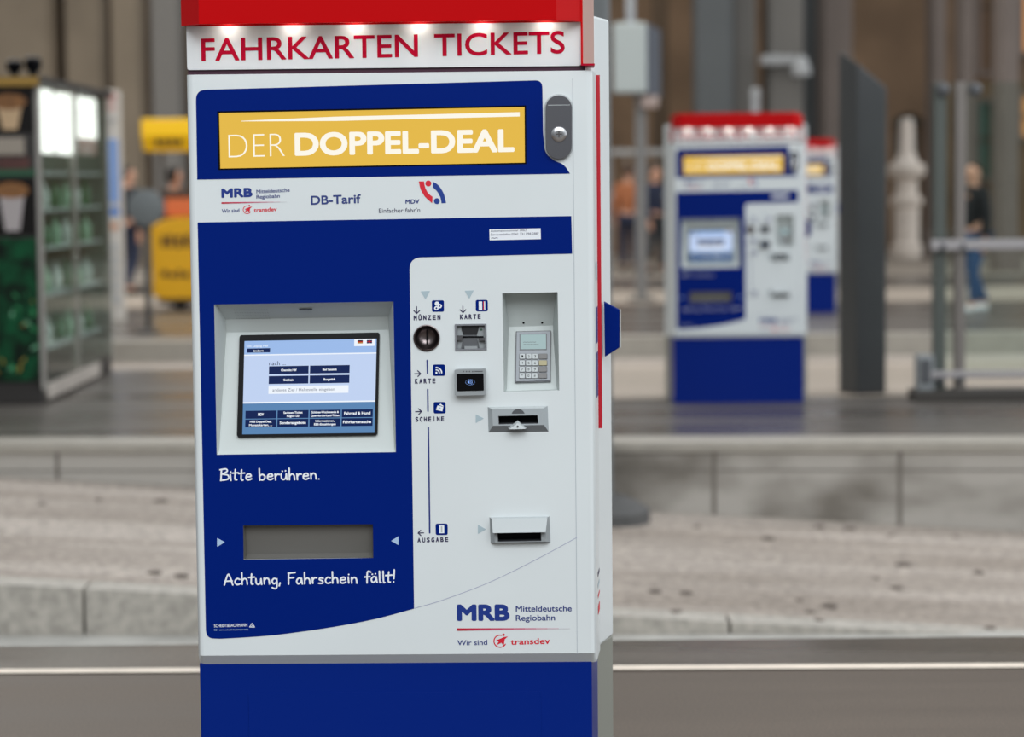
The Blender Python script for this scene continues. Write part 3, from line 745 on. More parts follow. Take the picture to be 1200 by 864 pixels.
quad(.925, .012, .965, .048, .0008, SBTN); quad(.925, .026, .965, .034, .0009, SRED); quad(.941, .012, .949, .048, .0009, SRED)
ltxt('nach ...', .19, .315, .265, .05, SDK)
for k, (s0, t0, tx) in enumerate(((.19, .275, 'Chemnitz Hbf'), (.5, .275, 'Bad Lausick'), (.19, .38, 'Geithain'), (.5, .38, 'Burgstädt'))):
    quad(s0, t0, s0+.3, t0+.085, .0006, SBTN); wl = .0098*len(tx)/2
    ltxt(tx, s0+.15-wl, s0+.15+wl, t0+.056, .028, SWH, .03)
quad(.19, .49, .795, .57, .0006, SWH); ltxt('anderes Ziel / Haltestelle eingeben', .22, .69, .545, .035, SGR)
BT = [[('MDV', ''), ('Sachsen-Ticket', 'Regio 120'), ('Schönes-Wochenende &', 'Quer-durchs-Land-Ticket'), ('Fahrrad & Hund', '')], [('MRB Doppel-Deal,', 'Monatskarten, ...'), ('Sonderangebote', ''), ('Informationen,', 'EBE-Einzahlungen'), ('Fahrkartensuche', '')]]
for r_ in range(2):
    for c in range(4):
        s0 = .02 + c*.243; t0 = .748 + r_*.092
        quad(s0, t0, s0+.234, t0+.084, .0006, SBTN)
        a_, b_ = BT[r_][c]; big = not b_
        for i, tx in enumerate((a_, b_)):
            if not tx: continue
            wl = min(.108, (.0135 if big else .0098)*len(tx)/2*1.05); t = t0 + (.055 if big else (.036 if i == 0 else .072))
            ltxt(tx, s0+.117-wl, s0+.117+wl, t, .034 if big else .026, SWH, .03)
tag(mb.build('screen_image', tsc), 'lit pale blue menu screen with navy buttons')

# ---- PIN pad recess
prof = [(0, 0, 0), (0, .05, .4), (.36, .075, 1), (.97, .028, .5), (1.0, .024, .4), (1.0, 0, 0)]
prec = recess('keypad_recess', O_PIN, prof, HOOD, door, .012)
zt, zb_ = O_PIN[0][1], O_PIN[3][1]; Hp = zt - zb_
pA = Vector((0, .075, zt - .36*Hp)); pB = Vector((0, .028, zt - .97*Hp))
FP = Frame(pB, (1, 0, 0), pA - pB); FP.o = FP.o + FP.n*.002
def K(px, py): return px_on(FP, px, py)
mb = MB()
k0, k1, k2, k3 = K(604.5, 389), K(646, 388), K(645.5, 448), K(603.5, 449)
mb.sheet(FP, [rounded([k3, k2, k1, k0], .002)], 0, .004, GREYD)
mb.sheet(FP, [rounded(inset([k3, k2, k1, k0], .0022), .002)], .004, .0065, mat('pin_pad_grey', (128, 132, 138), .42, metal=.2))
pad = mb.build('pin_pad', prec, bevel=.0008)
mb = MB(); d0, d1 = K(610, 410.5), K(639.8, 393)
mb.slab(FP, d0[0]-.002, d0[1]-.002, d1[0]+.002, d1[1]+.002, .0065, .0072, GREYD)
LCD = emat('pale_green_lcd', (196, 224, 226), .62, .2)
mb.rect(FP, d0[0], d0[1], d1[0], d1[1], .0075, LCD)
for i, (a_, w_) in enumerate(((.52, .5), (.34, .6))):
    mb.stroke(FP, [(d0[0]+.006+(d1[0]-d0[0])*w_*q/9, d0[1]+(d1[1]-d0[1])*a_*.9+(.0006 if q % 2 else -.0002)) for q in range(10)], .0011, .0077, GREYD, smooth=False, rnd=False)
mb.build('keypad_display', pad)
kx = [612.2, 619.7, 627.1, 636.4]; ky = [419, 426.7, 434.2, 441.6]
for r_ in range(4):
    for c in range(4):
        mb = MB(); u, v = K(kx[c] - r_*.1, ky[r_]); hw = (.0058 if c < 3 else .0085); hh = .0056
        base_m = GREYL if c < 3 else (mat('function_key_grey', (112, 110, 110), .45) if r_ != 1 else mat('yellowish_key', (170, 160, 120), .45))
        mb.sheet(FP, [rounded([(u-hw-.0012, v-hh-.0012), (u+hw+.0012, v-hh-.0012), (u+hw+.0012, v+hh+.0012), (u-hw-.0012, v+hh+.0012)], .002)], .0060, .0068, GREYD)
        mb.sheet(FP, [rounded([(u-hw, v-hh), (u+hw, v-hh), (u+hw, v+hh), (u-hw, v+hh)], .002)], .0065, .0095, base_m)
        if c < 3:
            ch = [['1','2','3'],['4','5','6'],['7','8','9'],['*','0','#']][r_][c]
            mb.text(FP, ch, u-.0018, u+.0018, v-.0028, .0056, .0098, BLACK)
        mb.build('key', pad, bevel=.0007)
mb = MB()
for p_ in ((613.5, 378.5), (635.3, 378.3)):
    fr = Frame((0, .05, zt), (1, 0, 0), Vector((0, -.025, .36*Hp))); q = px_on(fr, *p_)
    mb = MB(); mb.disc(fr, q, .0024, .0006, BLACK); mb.build('screw_hole', prec)

# ---- ticket tray, coin slot, card reader, contactless reader, note slot, output slot
prof = [(0, 0, 0), (0.0, .018, .5), (.9, .030, 1), (1.0, .014, .5), (1.0, 0, 0)]
recess('ticket_tray', O_TRAY, prof, mat('tray_flap_grey', (106, 104, 100), .4, vary=.08, scale=3), door, .004)
mb = MB(); u, v = f(500, 396)
mb.lathe(FF.p(u, v, 0), [(15.6*PX, -.001), (15.6*PX, -.0035), (14.6*PX, -.0045), (13.9*PX, -.003), (12.9*PX, .004), (10.5*PX, .011), (7*PX, .016), (3*PX, .018)], mat('gunmetal', (128, 118, 118), .3, metal=1.0), 40, 'y', cap0=False)
fr = Frame((0, -.0005, 0), (1, 0, 0), (0, 0, 1))
mb.slab(FF, u-.0012, v-.0150, u+.0012, v+.0170, -.0178, -.010, BLACK, .001)
mb.build('coin_slot', door, smooth=35)
mb = MB(); c0, c1, c2, c3 = O_CARD
mb.sheet(FF, [inset(O_CARD, -.001), inset(O_CARD, .0025)], -.004, .003, mat('reader_bezel_grey', (134, 136, 142), .4, metal=.3))
cu, cv = (c0[0]+c2[0])/2, (c0[1]+c2[1])/2; hw, hh = (c1[0]-c0[0])/2, (c0[1]-c3[1])/2
mb.rect(FF, cu-hw, cv-hh, cu+hw, cv+hh, -.008, GREY)
def fun(y): return .60 - .20*max(0, 1-abs(y)/.75)      # hour-glass funnel for the card
L1 = [(cu - .05*hw - hw*.52*(fun(y)/.52), cv + y*hh) for y in (-.9, -.5, -.15, .15, .5, .95)]
L2 = [(cu - .05*hw + hw*.52*(fun(y)/.52), cv + y*hh) for y in (-.9, -.5, -.15, .15, .5, .95)]
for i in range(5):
    m = mat('funnel_dark_plastic', (30, 30, 34), .4) if i > 2 else mat('funnel_grey_plastic', (92, 94, 98), .4)  # upper part of the funnel darker than the lower
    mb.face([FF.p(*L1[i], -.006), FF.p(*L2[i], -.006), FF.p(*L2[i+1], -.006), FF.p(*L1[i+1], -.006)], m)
mb.slab(FF, cu-hw*.72, cv-.0018, cu+hw*.82, cv+.0012, -.0058, -.0045, BLACK)
mb.slab(FF, cu-hw*.42, cv-hh*.95, cu+hw*.42, cv-hh*.72, -.0058, .002, GREY)
mb.slab(FF, cu-hw*.95, cv-hh*.25, cu-hw*.55, cv+hh*.12, -.006, .002, STEEL)
mb.slab(FF, cu+hw*.5, cv-hh*.3, cu+hw*.95, cv-hh*.08, -.006, .002, STEEL)
mb.disc(FF, (cu+hw*.68, cv+hh*.55), .0022, -.0068, mat('green_indicator', (40, 80, 56), .4)); mb.rect(FF, cu+hw*.4, cv+hh*.78, cu+hw*.9, cv+hh*.88, -.0068, GREYD)
mb.build('card_reader', door)
mb = MB()
r0, r1, r2, r3 = fl((533, 432.5), (569.5, 431.5), (570, 462), (533.5, 463))
mb.sheet(FF, [rounded([r3, r2, r1, r0], .004)], 0, .022, GREY)
ctl = mb.build('contactless_reader', door, bevel=.003)
mb = MB()
g0, g1, g2, g3 = fl((535.6, 437.5), (567, 436.8), (567.4, 456.8), (536, 457.6))
mb.sheet(FF, [rounded([g3, g2, g1, g0], .002)], .022, .0228, GLOSSBLK)
EB = emat('blue_contactless_glow', (140, 180, 255), .9)
u, v = f(550.5, 447); n_ = .0232
mb.poly(FF, [(u-.0045, v), (u+.0005, v-.004), (u+.0005, v+.004)], n_, EB)
for r_ in (.0035, .006): mb.stroke(FF, [(u+.000+r_*cos(radians(a)), v+r_*sin(radians(a))) for a in range(-50, 51, 20)], .0010, n_, EB, smooth=False)
mb.stroke(FF, [(u+.0015+.010*cos(radians(a)), v+.0062*sin(radians(a))) for a in range(0, 361, 24)], .0004, n_, EB, smooth=False, rnd=False)
tag(mb.build('reader_window', ctl), 'black glass window with a blue glowing contactless symbol')
mb = MB()
for k in range(4): mb.disc(FF, f(543.5+k*3.6, 434.6), .0016, .0224, GREYD, 10)
mb.rect(FF, f(556.5, 434)[0], f(560, 435.0)[1], f(566, 434)[0], f(560, 433.9)[1], .0224, GREYD)
mb.build('reader_indicator', ctl)
def hood_box(name, L, O, proud, m_top, m_face, m_low, split):
    """raised slot housing with chamfered rim around the slot O"""
    mb = MB()
    I = [(p[0] + (.010 if i in (0, 3) else -.010), p[1]) for i, p in enumerate(L)]
    I = [(I[0][0], I[0][1]-.004), (I[1][0], I[1][1]-.004), (I[2][0], I[2][1]+split), (I[3][0], I[3][1]+split)]
    V0 = [FF.p(*p, 0) for p in L]; V1 = [FF.p(*p, proud) for p in I]
    mb.face([V0[1], V0[0], V1[0], V1[1]], m_top); mb.face([V0[2], V0[1], V1[1], V1[2]], m_face); mb.face([V0[0], V0[3], V1[3], V1[0]], m_face); mb.face([V0[3], V0[2], V1[2], V1[3]], m_low)
    mb.sheet(FF, [I[::-1], O[::-1]], proud-.002, proud, m_face)
    mb.sheet(FF, [inset(O, -.0005), inset(O, .0008)], -.02, proud-.001, GREYD)
    x0, x1, y0, y1 = bbox(O); mb.rect(FF, x0, y0, x1, y1, -.018, BLACK)
    return mb.build(name, door)
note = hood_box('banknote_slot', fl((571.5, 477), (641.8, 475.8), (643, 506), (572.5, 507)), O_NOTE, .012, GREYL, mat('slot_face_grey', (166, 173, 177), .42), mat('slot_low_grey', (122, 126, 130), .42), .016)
mb = MB(); t0 = f(607.5, 496.3)
mb.raw([FF.p(*f(595.5, 501), .012), FF.p(*f(617, 500.6), .012), FF.p(*f(606.6, 492.2), .012), FF.p(*f(597, 501.8), .026), FF.p(*f(616, 501.4), .026), FF.p(*f(606.6, 495), .020)],
       [(3, 4, 5), (0, 3, 5, 2), (4, 1, 2, 5), (0, 1, 4, 3)], GREYL)
mb.disc(FF, f(606.8, 498.3), .0022, .0275, GREYD, 10)
mb.build('note_guide', note)
mb = MB(); c_ = f(607.3, 486.9); mb.sheet(FF, [arc(c_, .0150, 18, 162, 14)], .010, .0123, GREYD); mb.build('thumb_notch', note)
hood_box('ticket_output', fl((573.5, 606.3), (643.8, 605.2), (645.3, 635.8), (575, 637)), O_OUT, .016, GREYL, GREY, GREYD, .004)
# sloping hood above the output slot
mb = MB(); h0, h1, h2, h3 = fl((576.5, 607.2), (641.5, 606.2), (639.5, 621.5), (578, 622.5))
mb.raw([FF.p(*h0, .016), FF.p(*h1, .016), FF.p(*h2, .032), FF.p(*h3, .032), FF.p(*h2, .016), FF.p(*h3, .016)], [(1, 0, 3, 2), (3, 5, 4, 2), (0, 5, 3), (1, 2, 4)], GREYL)
mb.build('output_hood', door)

# ---- sign board, canopy and lamps on top
SU0, SU1 = -HW + .003, f(682, 60)[0]
sz0, sz1 = f(450, 79.6)[1], f(450, 22)[1]
FSg = Frame((0, .004, 0), (1, 0, 0), (0, 0, 1))
mb = MB()
mb.box((-HW+.004, .006, MH1-.002), (HW-.016, .17, sz0+.001), PLUM)
mb.box((-HW+.002, .006, sz0), (SU1, .17, 1.90), PLUM)
mb.sheet(FSg, [rounded([(SU0, sz0), (SU1-.002, sz0), (SU1-.002, sz1+.02), (SU0, sz1+.02)], [.006, .006, 0, 0])], 0, .004, mat('sign_board_white', (222, 224, 226), .32, coat=.2))
sign = mb.build('sign_board', root, merge=False)
mb = MB()
FL = Frame((0, 0, 0), (1, 0, 0), (0, 0, 1))
fit(FL, mb, 'FAHRKARTEN', (236, 71.8), (490, 66.8), 28, REDINK, .0006, .014)
tag(mb.build('sign_lettering', sign), 'red capitals reading FAHRKARTEN')
mb = MB(); fit(FL, mb, 'TICKETS', (509, 66.2), (662, 62.6), 27.5, REDINK, .0006, .014)
tag(mb.build('sign_lettering', sign), 'red capitals reading TICKETS')
FC = Frame((0, -.07, 0), (1, 0, 0), (0, 0, 1))
zr = px_on(FC, 450, 26)[1]
ca, cb = px_on(FC, 233, 20)[0], px_on(FC, 652, 15)[0]
cl, cr = -HW-.006, f(680.5, 10)[0]
RT = 1.925
mb = MB()
OUTL = [(cl, -.012), (ca, -.07), (cb, -.07), (cr, -.012), (cr, .0), (cl, .0)]
FH = Frame((0, 0, zr), (1, 0, 0), (0, 1, 0))
mb.sheet(FH, [OUTL, [(cl+.005, -.009), (ca+.003, -.065), (cb-.003, -.065), (cr-.005, -.009), (cr-.005, -.0005), (cl+.005, -.0005)]], 0, .016, RED)
mb.prism([(cl, -.012), (ca, -.07), (cb, -.07), (cr, -.012), (cr, .17), (cl, .17)], zr+.016, RT, RED)
mb.prism([(cl+.02, .0), (ca+.02, -.05), (cb-.02, -.05), (cr-.02, .0), (cr-.02, .16), (cl+.02, .16)], RT, RT+.012, RED)
canopy = mb.build('canopy', root, merge=False)
mb = MB()
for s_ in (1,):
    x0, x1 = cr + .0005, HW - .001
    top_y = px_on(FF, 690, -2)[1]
    mb.prism([(x0, -.01), (x0+.004, -.010), (HW+.006, .17), (x0, .17)], MH1+.014, RT-.005, mat('pale_pink_cheek', (228, 186, 176), .3, coat=.5))  # right cheek coloured pale pink with red edges; the left one is red
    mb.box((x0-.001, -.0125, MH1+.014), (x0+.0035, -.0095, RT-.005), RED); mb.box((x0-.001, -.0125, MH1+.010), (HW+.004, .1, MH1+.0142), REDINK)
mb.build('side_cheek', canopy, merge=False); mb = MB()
mb.prism([(-HW-.0005, .03), (-HW+.0015, .03), (-HW+.0015, .17), (-HW-.014, .17)], MH1+.014, zr-.0005, RED)
mb.build('side_cheek', canopy, bevel=.002, merge=False)
mb = MB(); mb.prism([(cl+.012, .003), (cl+.012, -.008), (ca+.004, -.062), (cb-.004, -.062), (cr-.008, -.008), (cr-.008, .003)][::-1], zr+.0135, zr+.0155, WHITE); mb.build('soffit', canopy)
for k in range(6):
    u = ca + .035 + (cb - ca - .03) * (k + .15) / 5.35
    mb = MB(); mb.lathe((u, -.026, zr+.0148), [(.018, -.0016), (.018, -.004), (.013, -.0045)], STEEL, 20); 
    mb.lathe((u, -.026, zr+.0148), [(.012, -.0046), (.012, -.0052), (.006, -.0056)], LED, 16)
    mb.build('downlight', canopy)

# ---- right flank: red stripe, side printing, navy handle plate
mb = MB()
fr = Frame((HW+.002, .176, 0), (1, 0, 0), (0, 0, 1))
st0, st1 = px_on(fr, 699, 88)[1], px_on(fr, 703, 502)[1]
mb.box((HW-.01, .1745, st1), (HW+.0185, .1840, st0), mat('stripe_red', (200, 12, 40), .4))
tag(mb.build('side_stripe', cab), 'thin red stripe up the right flank')
mb = MB()
frh = Frame((HW, .24, 0), (1, 0, 0), (0, 0, 1))
A_ = [px_on(frh, 708, 353.5), px_on(frh, 726, 363), px_on(frh, 726, 407.5), px_on(frh, 709, 418.5)]
mb.sheet(frh, [[A_[3], A_[2], A_[1], A_[0]]], -.02, .0, NAVY)
hp = mb.build('side_plate', cab, bevel=.002)
mb = MB(); u1 = A_[1][0]
mb.sheet(frh, [[(u1+.0004, A_[2][1]), (u1+.003, A_[2][1]), (u1+.003, A_[1][1]), (u1+.0004, A_[1][1])]], -.022, .001, GREYL)
tag(mb.build('plate_edge_trim', hp), 'pale edge strip of the navy side plate')
mb = MB()
sd = (Vector((HW+.010, .17, 0)) - Vector((HW, .014, 0))).normalized()
FSd = Frame((HW, .014, 0), sd, (0, 0, 1))
for (za, zb2, m) in ((1.32, 1.28, GREYTRI), (1.22, 1.14, INK), (1.12, 1.02, INK), (.63, .62, INK_D), (.605, .595, GREYTRI), (.58, .572, LOGO_R), (.555, .535, LOGO_R)):
    mb = MB(); mb.rect(FSd, .06, zb2, .14, za, .0006, m); mb.build('side_sticker', door)

# ---- copies on the two platforms behind
m2 = copy_tree(root); m2.location = (1.525, 16.14, 0); m2.rotation_euler.z = -radians(1.2)
tag(m2, 'blurred ticket machine on the second platform, left of the dark steel monolith', 'ticket machine', 'ticket machines on the platforms')
m3 = copy_tree(root); m3.location = (3.20, 27.0, 0); m3.rotation_euler.z = -radians(1.5)
tag(m3, 'farthest ticket machine, half hidden behind the blurred machine on the second platform', 'ticket machine', 'ticket machines on the platforms')

# ================================================================== THINGS ON THE PLATFORMS
# ---- dark steel monolith
MONO = mat('dark_grey_coated_steel', (62, 64, 66), .42, metal=.3, vary=.12, scale=2)
x0, x1 = at_y(988, 463, 16.72).x, at_y(1036, 463, 16.9).x
zl, zr_ = at_y(988, 57, 16.72).z, at_y(1036, 104, 16.9).z
mb = MB()
xm = x0 + (x1-x0)*.30
V = [(x0, 16.95, 0), (xm, 16.70, 0), (x1, 16.80, 0), (x1-.04, 17.1, 0)]
T = [(x0, 16.95, zl), (xm, 16.70, zl-.10), (x1, 16.80, zr_), (x1-.04, 17.1, zr_+.03)]
mb.raw(V + T, [(3, 2, 1, 0), (4, 5, 6, 7), (0, 1, 5, 4), (1, 2, 6, 5), (2, 3, 7, 6), (3, 0, 4, 7)], MONO)
o = mb.build('steel_monolith', bevel=.01)
tag(o, 'tall dark grey steel monolith with a slanted top right of the second ticket machine', 'pillar')

# ---- glass windbreak on the right
GLASS = bpy.data.materials.new('greenish_clear_glass'); GLASS.use_nodes = True
b = GLASS.node_tree.nodes['Principled BSDF']; b.inputs['Base Color'].default_value = (.80, .90, .86, 1); b.inputs['Transmission Weight'].default_value = 1; b.inputs['Roughness'].default_value = .03; b.inputs['IOR'].default_value = 1.1
WY = 16.25
wx = lambda px: at_y(px, 300, WY).x
wz = lambda px, py: at_y(px, py, WY).z
wb = empty('glass_windbreak', (wx(1150), WY, 0)); inv = Vector(wb.location)
tag(wb, 'glass windbreak with steel posts and handrail standing right of the dark monolith', 'windbreak')
PG = mat('green_grey_post_paint', (88, 94, 90), .45, metal=.2); PM = mat('pinkish_grey_post_steel', (132, 126, 122), .4, metal=.4); DKB = mat('dark_foot_steel', (62, 58, 54), .5)
def part(name, fn, **kw):
    mb = MB(); fn(mb); mb.v = [(v[0]-inv.x, v[1]-inv.y, v[2]-inv.z) for v in mb.v]
    return mb.build(name, wb, **kw)
zt1 = wz(1105, 97); XR = wx(1290)
part('post', lambda m: m.box((wx(1094), WY-.03, .02), (wx(1108), WY+.07, zt1), PG), bevel=.006)
part('post', lambda m: m.box((wx(1118), WY-.05, .02), (wx(1130), WY+.05, zt1+.0), PM), bevel=.006)
part('post', lambda m: m.box((wx(1262), WY-.05, .02), (wx(1275), WY+.05, zt1+.0), PM), bevel=.006)
part('glass_pane', lambda m: m.box((wx(1130.5), WY-.006, .2), (wx(1261.5), WY+.006, zt1+.0), GLASS))
def return_pane(m):
    m.prism([(wx(1109), WY+.02), (wx(1117), WY+.02), (wx(1117), WY+.032), (wx(1109), WY+.032)], .2, zt1, GLASS)
part('glass_pane', return_pane)
part('handrail', lambda m: m.box((wx(1088), WY-.12, wz(1100, 293)), (XR, WY-.055, wz(1100, 281)), CHROME if False else mat('brushed_rail_steel', (176, 172, 174), .35, metal=.3)), bevel=.008)
part('foot_rail', lambda m: m.box((wx(1086), WY-.11, wz(1100, 442)), (XR, WY-.055, wz(1100, 434)), mat('brushed_rail_steel', (0, 0, 0))), bevel=.006)
part('base_beam', lambda m: m.box((wx(1068), WY-.14, 0), (XR, WY+.14, .075), DKB), bevel=.01)
for x_ in (1103, 1140):
    part('glass_clamp', lambda m: m.lathe((wx(x_), WY-.035, wz(x_, 105.5)), [(.045, 0), (.045, -.03), (.03, -.045), (.012, -.05)], GREYD, 18, 'y'), smooth=40)
for z_ in (wz(1108, 282), wz(1108, 437)):
    part('rail_bracket', lambda m: (m.box((wx(1098), WY-.13, z_-.06), (wx(1104), WY-.05, z_-.015), GREYD), m.box((wx(1122), WY-.13, z_-.06), (wx(1127), WY-.05, z_-.015), GREYD)), merge=False)
part('end_box', lambda m: (m.box((wx(1074), WY-.1, .075), (wx(1092), WY+.08, wz(1080, 416)), GREY), m.box((wx(1076), WY-.115, .12), (wx(1088), WY-.1, wz(1080, 420)), GREYD)), bevel=.006, merge=False)

# ---- junction box on a post
JY = 30.0
jx = lambda px: at_y(px, 200, JY).x
jz = lambda px, py: at_y(px, py, JY).z
jb = empty('junction_box', (jx(750), JY, 0))
tag(jb, 'pale grey junction box high on a grey post behind the large machine', 'junction box')
def jpart(name, fn, **kw):
    mb = MB(); fn(mb); mb.v = [(v[0]-jb.location.x, v[1]-jb.location.y, v[2]) for v in mb.v]
    return mb.build(name, jb, **kw)
BOXF = mat('pale_grey_box_front', (190, 198, 196), .5); BOXS = mat('slate_box_side', (74, 80, 92), .5)
def jbox(m):
    a0, a1, b0, b1 = jx(719), jx(757), jz(738, 110), jz(738, 28)
    m.raw([(a0, JY-.2, b0), (a1, JY-.2, b0), (a1, JY-.2, b1), (a0, JY-.2, b1), (a0, JY+.35, b0+.02), (jx(777), JY+.35, b0-.04), (jx(777), JY+.35, b1-.06), (a0, JY+.35, b1-.02)],
          [(1, 5, 6, 2), (0, 4, 5, 1), (3, 2, 6, 7), (4, 7, 6, 5), (0, 3, 7, 4)], BOXS)
jpart('housing', jbox)
jpart('front_cover', lambda m: m.box((jx(719), JY-.26, jz(738, 110)), (jx(757), JY-.2, jz(738, 28)), BOXF), bevel=.03)
jpart('post', lambda m: m.prism(rounded([(jx(744.5), JY-.07), (jx(757.5), JY-.07), (jx(757.5), JY+.07), (jx(744.5), JY+.07)], .02), 0.02, jz(750, 108), mat('grey_post_paint', (128, 126, 124), .5)))
jpart('base_plate', lambda m: m.prism([(jx(736), JY-.15), (jx(766), JY-.15), (jx(766), JY+.15), (jx(736), JY+.15)], 0, .05, STONE_G), bevel=.01)
jpart('conduit', lambda m: m.tube([(jx(740), JY, jz(740, 30)), (jx(740), JY, 4.6)], .055, mat('pale_conduit', (176, 180, 184), .5)))
jpart('lamp_bracket', lambda m: m.box((jx(751), JY-.2, jz(755, 127)), (jx(771), JY+.1, jz(755, 113)), mat('pinkish_bracket', (180, 160, 152), .5)), bevel=.02)

# ---- lamp arm on the grey pier
LY = 41.9
mb = MB(); A_ = at_y(890, 71, LY); B_ = at_y(932, 70, LY)
LW = mat('pale_lamp_grey', (176, 178, 180), .5)
lamp = empty('lamp_arm', at_y(899, 71, LY)); tag(lamp, 'white lamp arm reaching out from the grey pier above the second machine', 'wall lamp')
o_ = Vector(lamp.location)
mb.box(Vector((A_.x+.0, LY-.16, A_.z-.08))-o_, Vector((B_.x, LY-.04, A_.z+.08))-o_, LW); mb.build('arm', lamp, bevel=.03)
mb = MB(); mb.box(Vector((at_y(903, 71, LY).x, LY-.05, A_.z-.1))-o_, Vector((at_y(911, 71, LY).x, 41.998, A_.z+.1))-o_, LW); mb.build('wall_plate', lamp, bevel=.01)
mb = MB(); mb.lathe(Vector((B_.x+.08, LY-.2, B_.z-.28))-o_, [(.16, 0), (.17, .1), (.1, .28), (.05, .34)], LW, 18); mb.build('lamp_head', lamp, smooth=40)
mb = MB(); q = at_y(885.5, 110, 40.8)
mb.tube([(q.x, q.y, 0), (q.x, q.y, q.z)], .075, mat('pale_pipe', (170, 172, 176), .5), 12)
mb.lathe((q.x, q.y, q.z), [(.09, -.02), (.09, .05), (.04, .1)], LW, 12)
tag(mb.build('standpipe', merge=False), 'pale vertical standpipe rising above the second machine', 'pipe')

# ---- pale carved stone column in the arched doorway
q = at_y(1062, 306, 46.0)
mb = MB()
prf = [(.30, 0), (.30, .22), (.24, .26), (.24, .95), (.31, 1.0), (.31, 1.1), (.22, 1.16), (.20, 1.45), (.29, 1.5), (.36, 1.58), (.36, 1.72), (.22, 1.80), (.14, 2.0), (.13, 2.5), (.1, 2.62)]
mb.lathe((q.x, 46.0, 0), prf, mat('pale_carved_stone', (245, 232, 220), .7, vary=.1, scale=5), 24)
tag(mb.build('carved_stone_column', smooth=40), 'pale carved stone column standing in the arched doorway', 'column')

# ---- round disc on a pole
RY = 24.6
q = at_y(171, 243, RY)
rs = empty('round_sign', (q.x, RY, 0)); tag(rs, 'grey round disc sign on a slim dark pole in front of the yellow cart', 'sign')
mb = MB(); mb.tube([(0, .03, .02), (0, .03, q.z)], .035, mat('dark_pole_paint', (70, 68, 66), .5), 12); mb.build('pole', rs)
mb = MB(); mb.lathe((0, 0, 0), [(.13, 0), (.13, .02), (.05, .04)], MATS['dark_pole_paint'], 20); mb.build('foot', rs)
mb = MB(); mb.lathe((0, 0, q.z), [(.16, -.03), (.185, -.02), (.185, .02), (.16, .03)], mat('grey_disc_paint', (108, 114, 116), .5), 32, 'y'); mb.build('disc', rs, smooth=40)

# ---- yellow cart
CY = 29.0
cx = lambda px: at_y(px, 250, CY).x
cz = lambda py: at_y(200, py, CY).z
YEL = mat('yellow_panel', (232, 172, 2), .5, vary=.06, scale=1); YEL_L = mat('yellow_box_lit', (240, 190, 10), .5, emit=(255, 196, 20), es=.25)
ORG = mat('orange_plastic', (232, 120, 66), .5)
DARKP = mat('dark_brown_print', (92, 60, 10), .6)
ct = empty('yellow_sales_cart', (cx(215), CY, 0)); tag(ct, 'yellow sales cart with a yellow sign box on top, left of the large machine', 'cart')
def cpart(name, fn, **kw):
    mb = MB(); fn(mb); mb.v = [(v[0]-ct.location.x, v[1]-ct.location.y, v[2]) for v in mb.v]
    return mb.build(name, ct, **kw)
FCt = Frame((0, CY, 0), (1, 0, 0), (0, 0, 1))
def counter(m):
    L = [(cx(177), cz(346)), (cx(190), cz(351)), (cx(290), cz(351)), (cx(290), cz(264)), (cx(270), cz(258)), (cx(238), cz(255)), (cx(205), cz(255)), (cx(188), cz(259)), (cx(177), cz(266))]
    m.sheet(FCt, [L], -.55, .03, YEL)
cpart('counter', counter, bevel=.02)
def smear(m, bars):
    for x0, x1, y0, y1 in bars:
        m.slab(FCt, cx(x0), cz(y1), cx(x1), cz(y0), .03, .034, DARKP, .02)
for q_ in ([(188, 194, 276, 290), (196, 203, 275, 290), (206, 213, 276, 291), (216, 224, 275, 290)], [(188, 196, 317, 325), (198, 205, 319, 326), (207, 212, 316, 326), (214, 222, 319, 326)]):
    cpart('counter_print', lambda m: smear(m, q_))
cpart('undercarriage', lambda m: m.box((cx(182), CY-.02, .08), (cx(285), CY+.5, cz(350)), mat('dark_undercarriage', (46, 40, 36), .6)))
for x_ in (196, 268):
    cpart('wheel', lambda m: m.lathe((cx(x_)+.1, CY+.3, .13), [(.08, -.03), (.13, -.025), (.13, .025), (.08, .03)], BLACK, 18, 'y'))
for x_ in (185, 281):
    cpart('canopy_post', lambda m: m.box((cx(x_)-.02, CY+.42, cz(262)), (cx(x_)+.02, CY+.46, cz(150)), mat('dark_pole_paint', (0, 0, 0))))
cpart('sign_box', lambda m: m.prism([(CY-.1, cz(177)), (CY+.55, cz(177)), (CY+.55, cz(140)), (CY-.25, cz(140)), (CY-.25, cz(160))], cx(171), cx(292), YEL_L, 'x'), bevel=.02)
def smear2(m):
    for x0, x1 in ((186, 193), (195, 201), (203, 210), (212, 219)): m.slab(Frame((0, CY-.2, 0), (1, 0, 0), (0, 0, 1)), cx(x0), cz(171), cx(x1), cz(163), 0, .06, DARKP, .02)
cpart('sign_box_print', smear2)

mb = MB(); cb_ = Vector((cx(216), CY+.27, cz(254)))
mb.prism([(-.22, -.14), (.22, -.14), (.24, -.16), (.24, .16), (-.24, .16), (-.24, -.16)], 0, .03, ORG); mb.box((-.23, -.15, .03), (.23, .15, .05), ORG)
for a_, b_ in (((-.24, -.16), (.24, -.145)), ((-.24, .145), (.24, .16)), ((-.24, -.145), (-.225, .145)), ((.225, -.145), (.24, .145))): mb.box((*a_, .05), (*b_, .22), ORG)
o = mb.build('crate', merge=False); o.location = cb_; tag(o, 'orange crate standing on the yellow sales cart', 'crate')
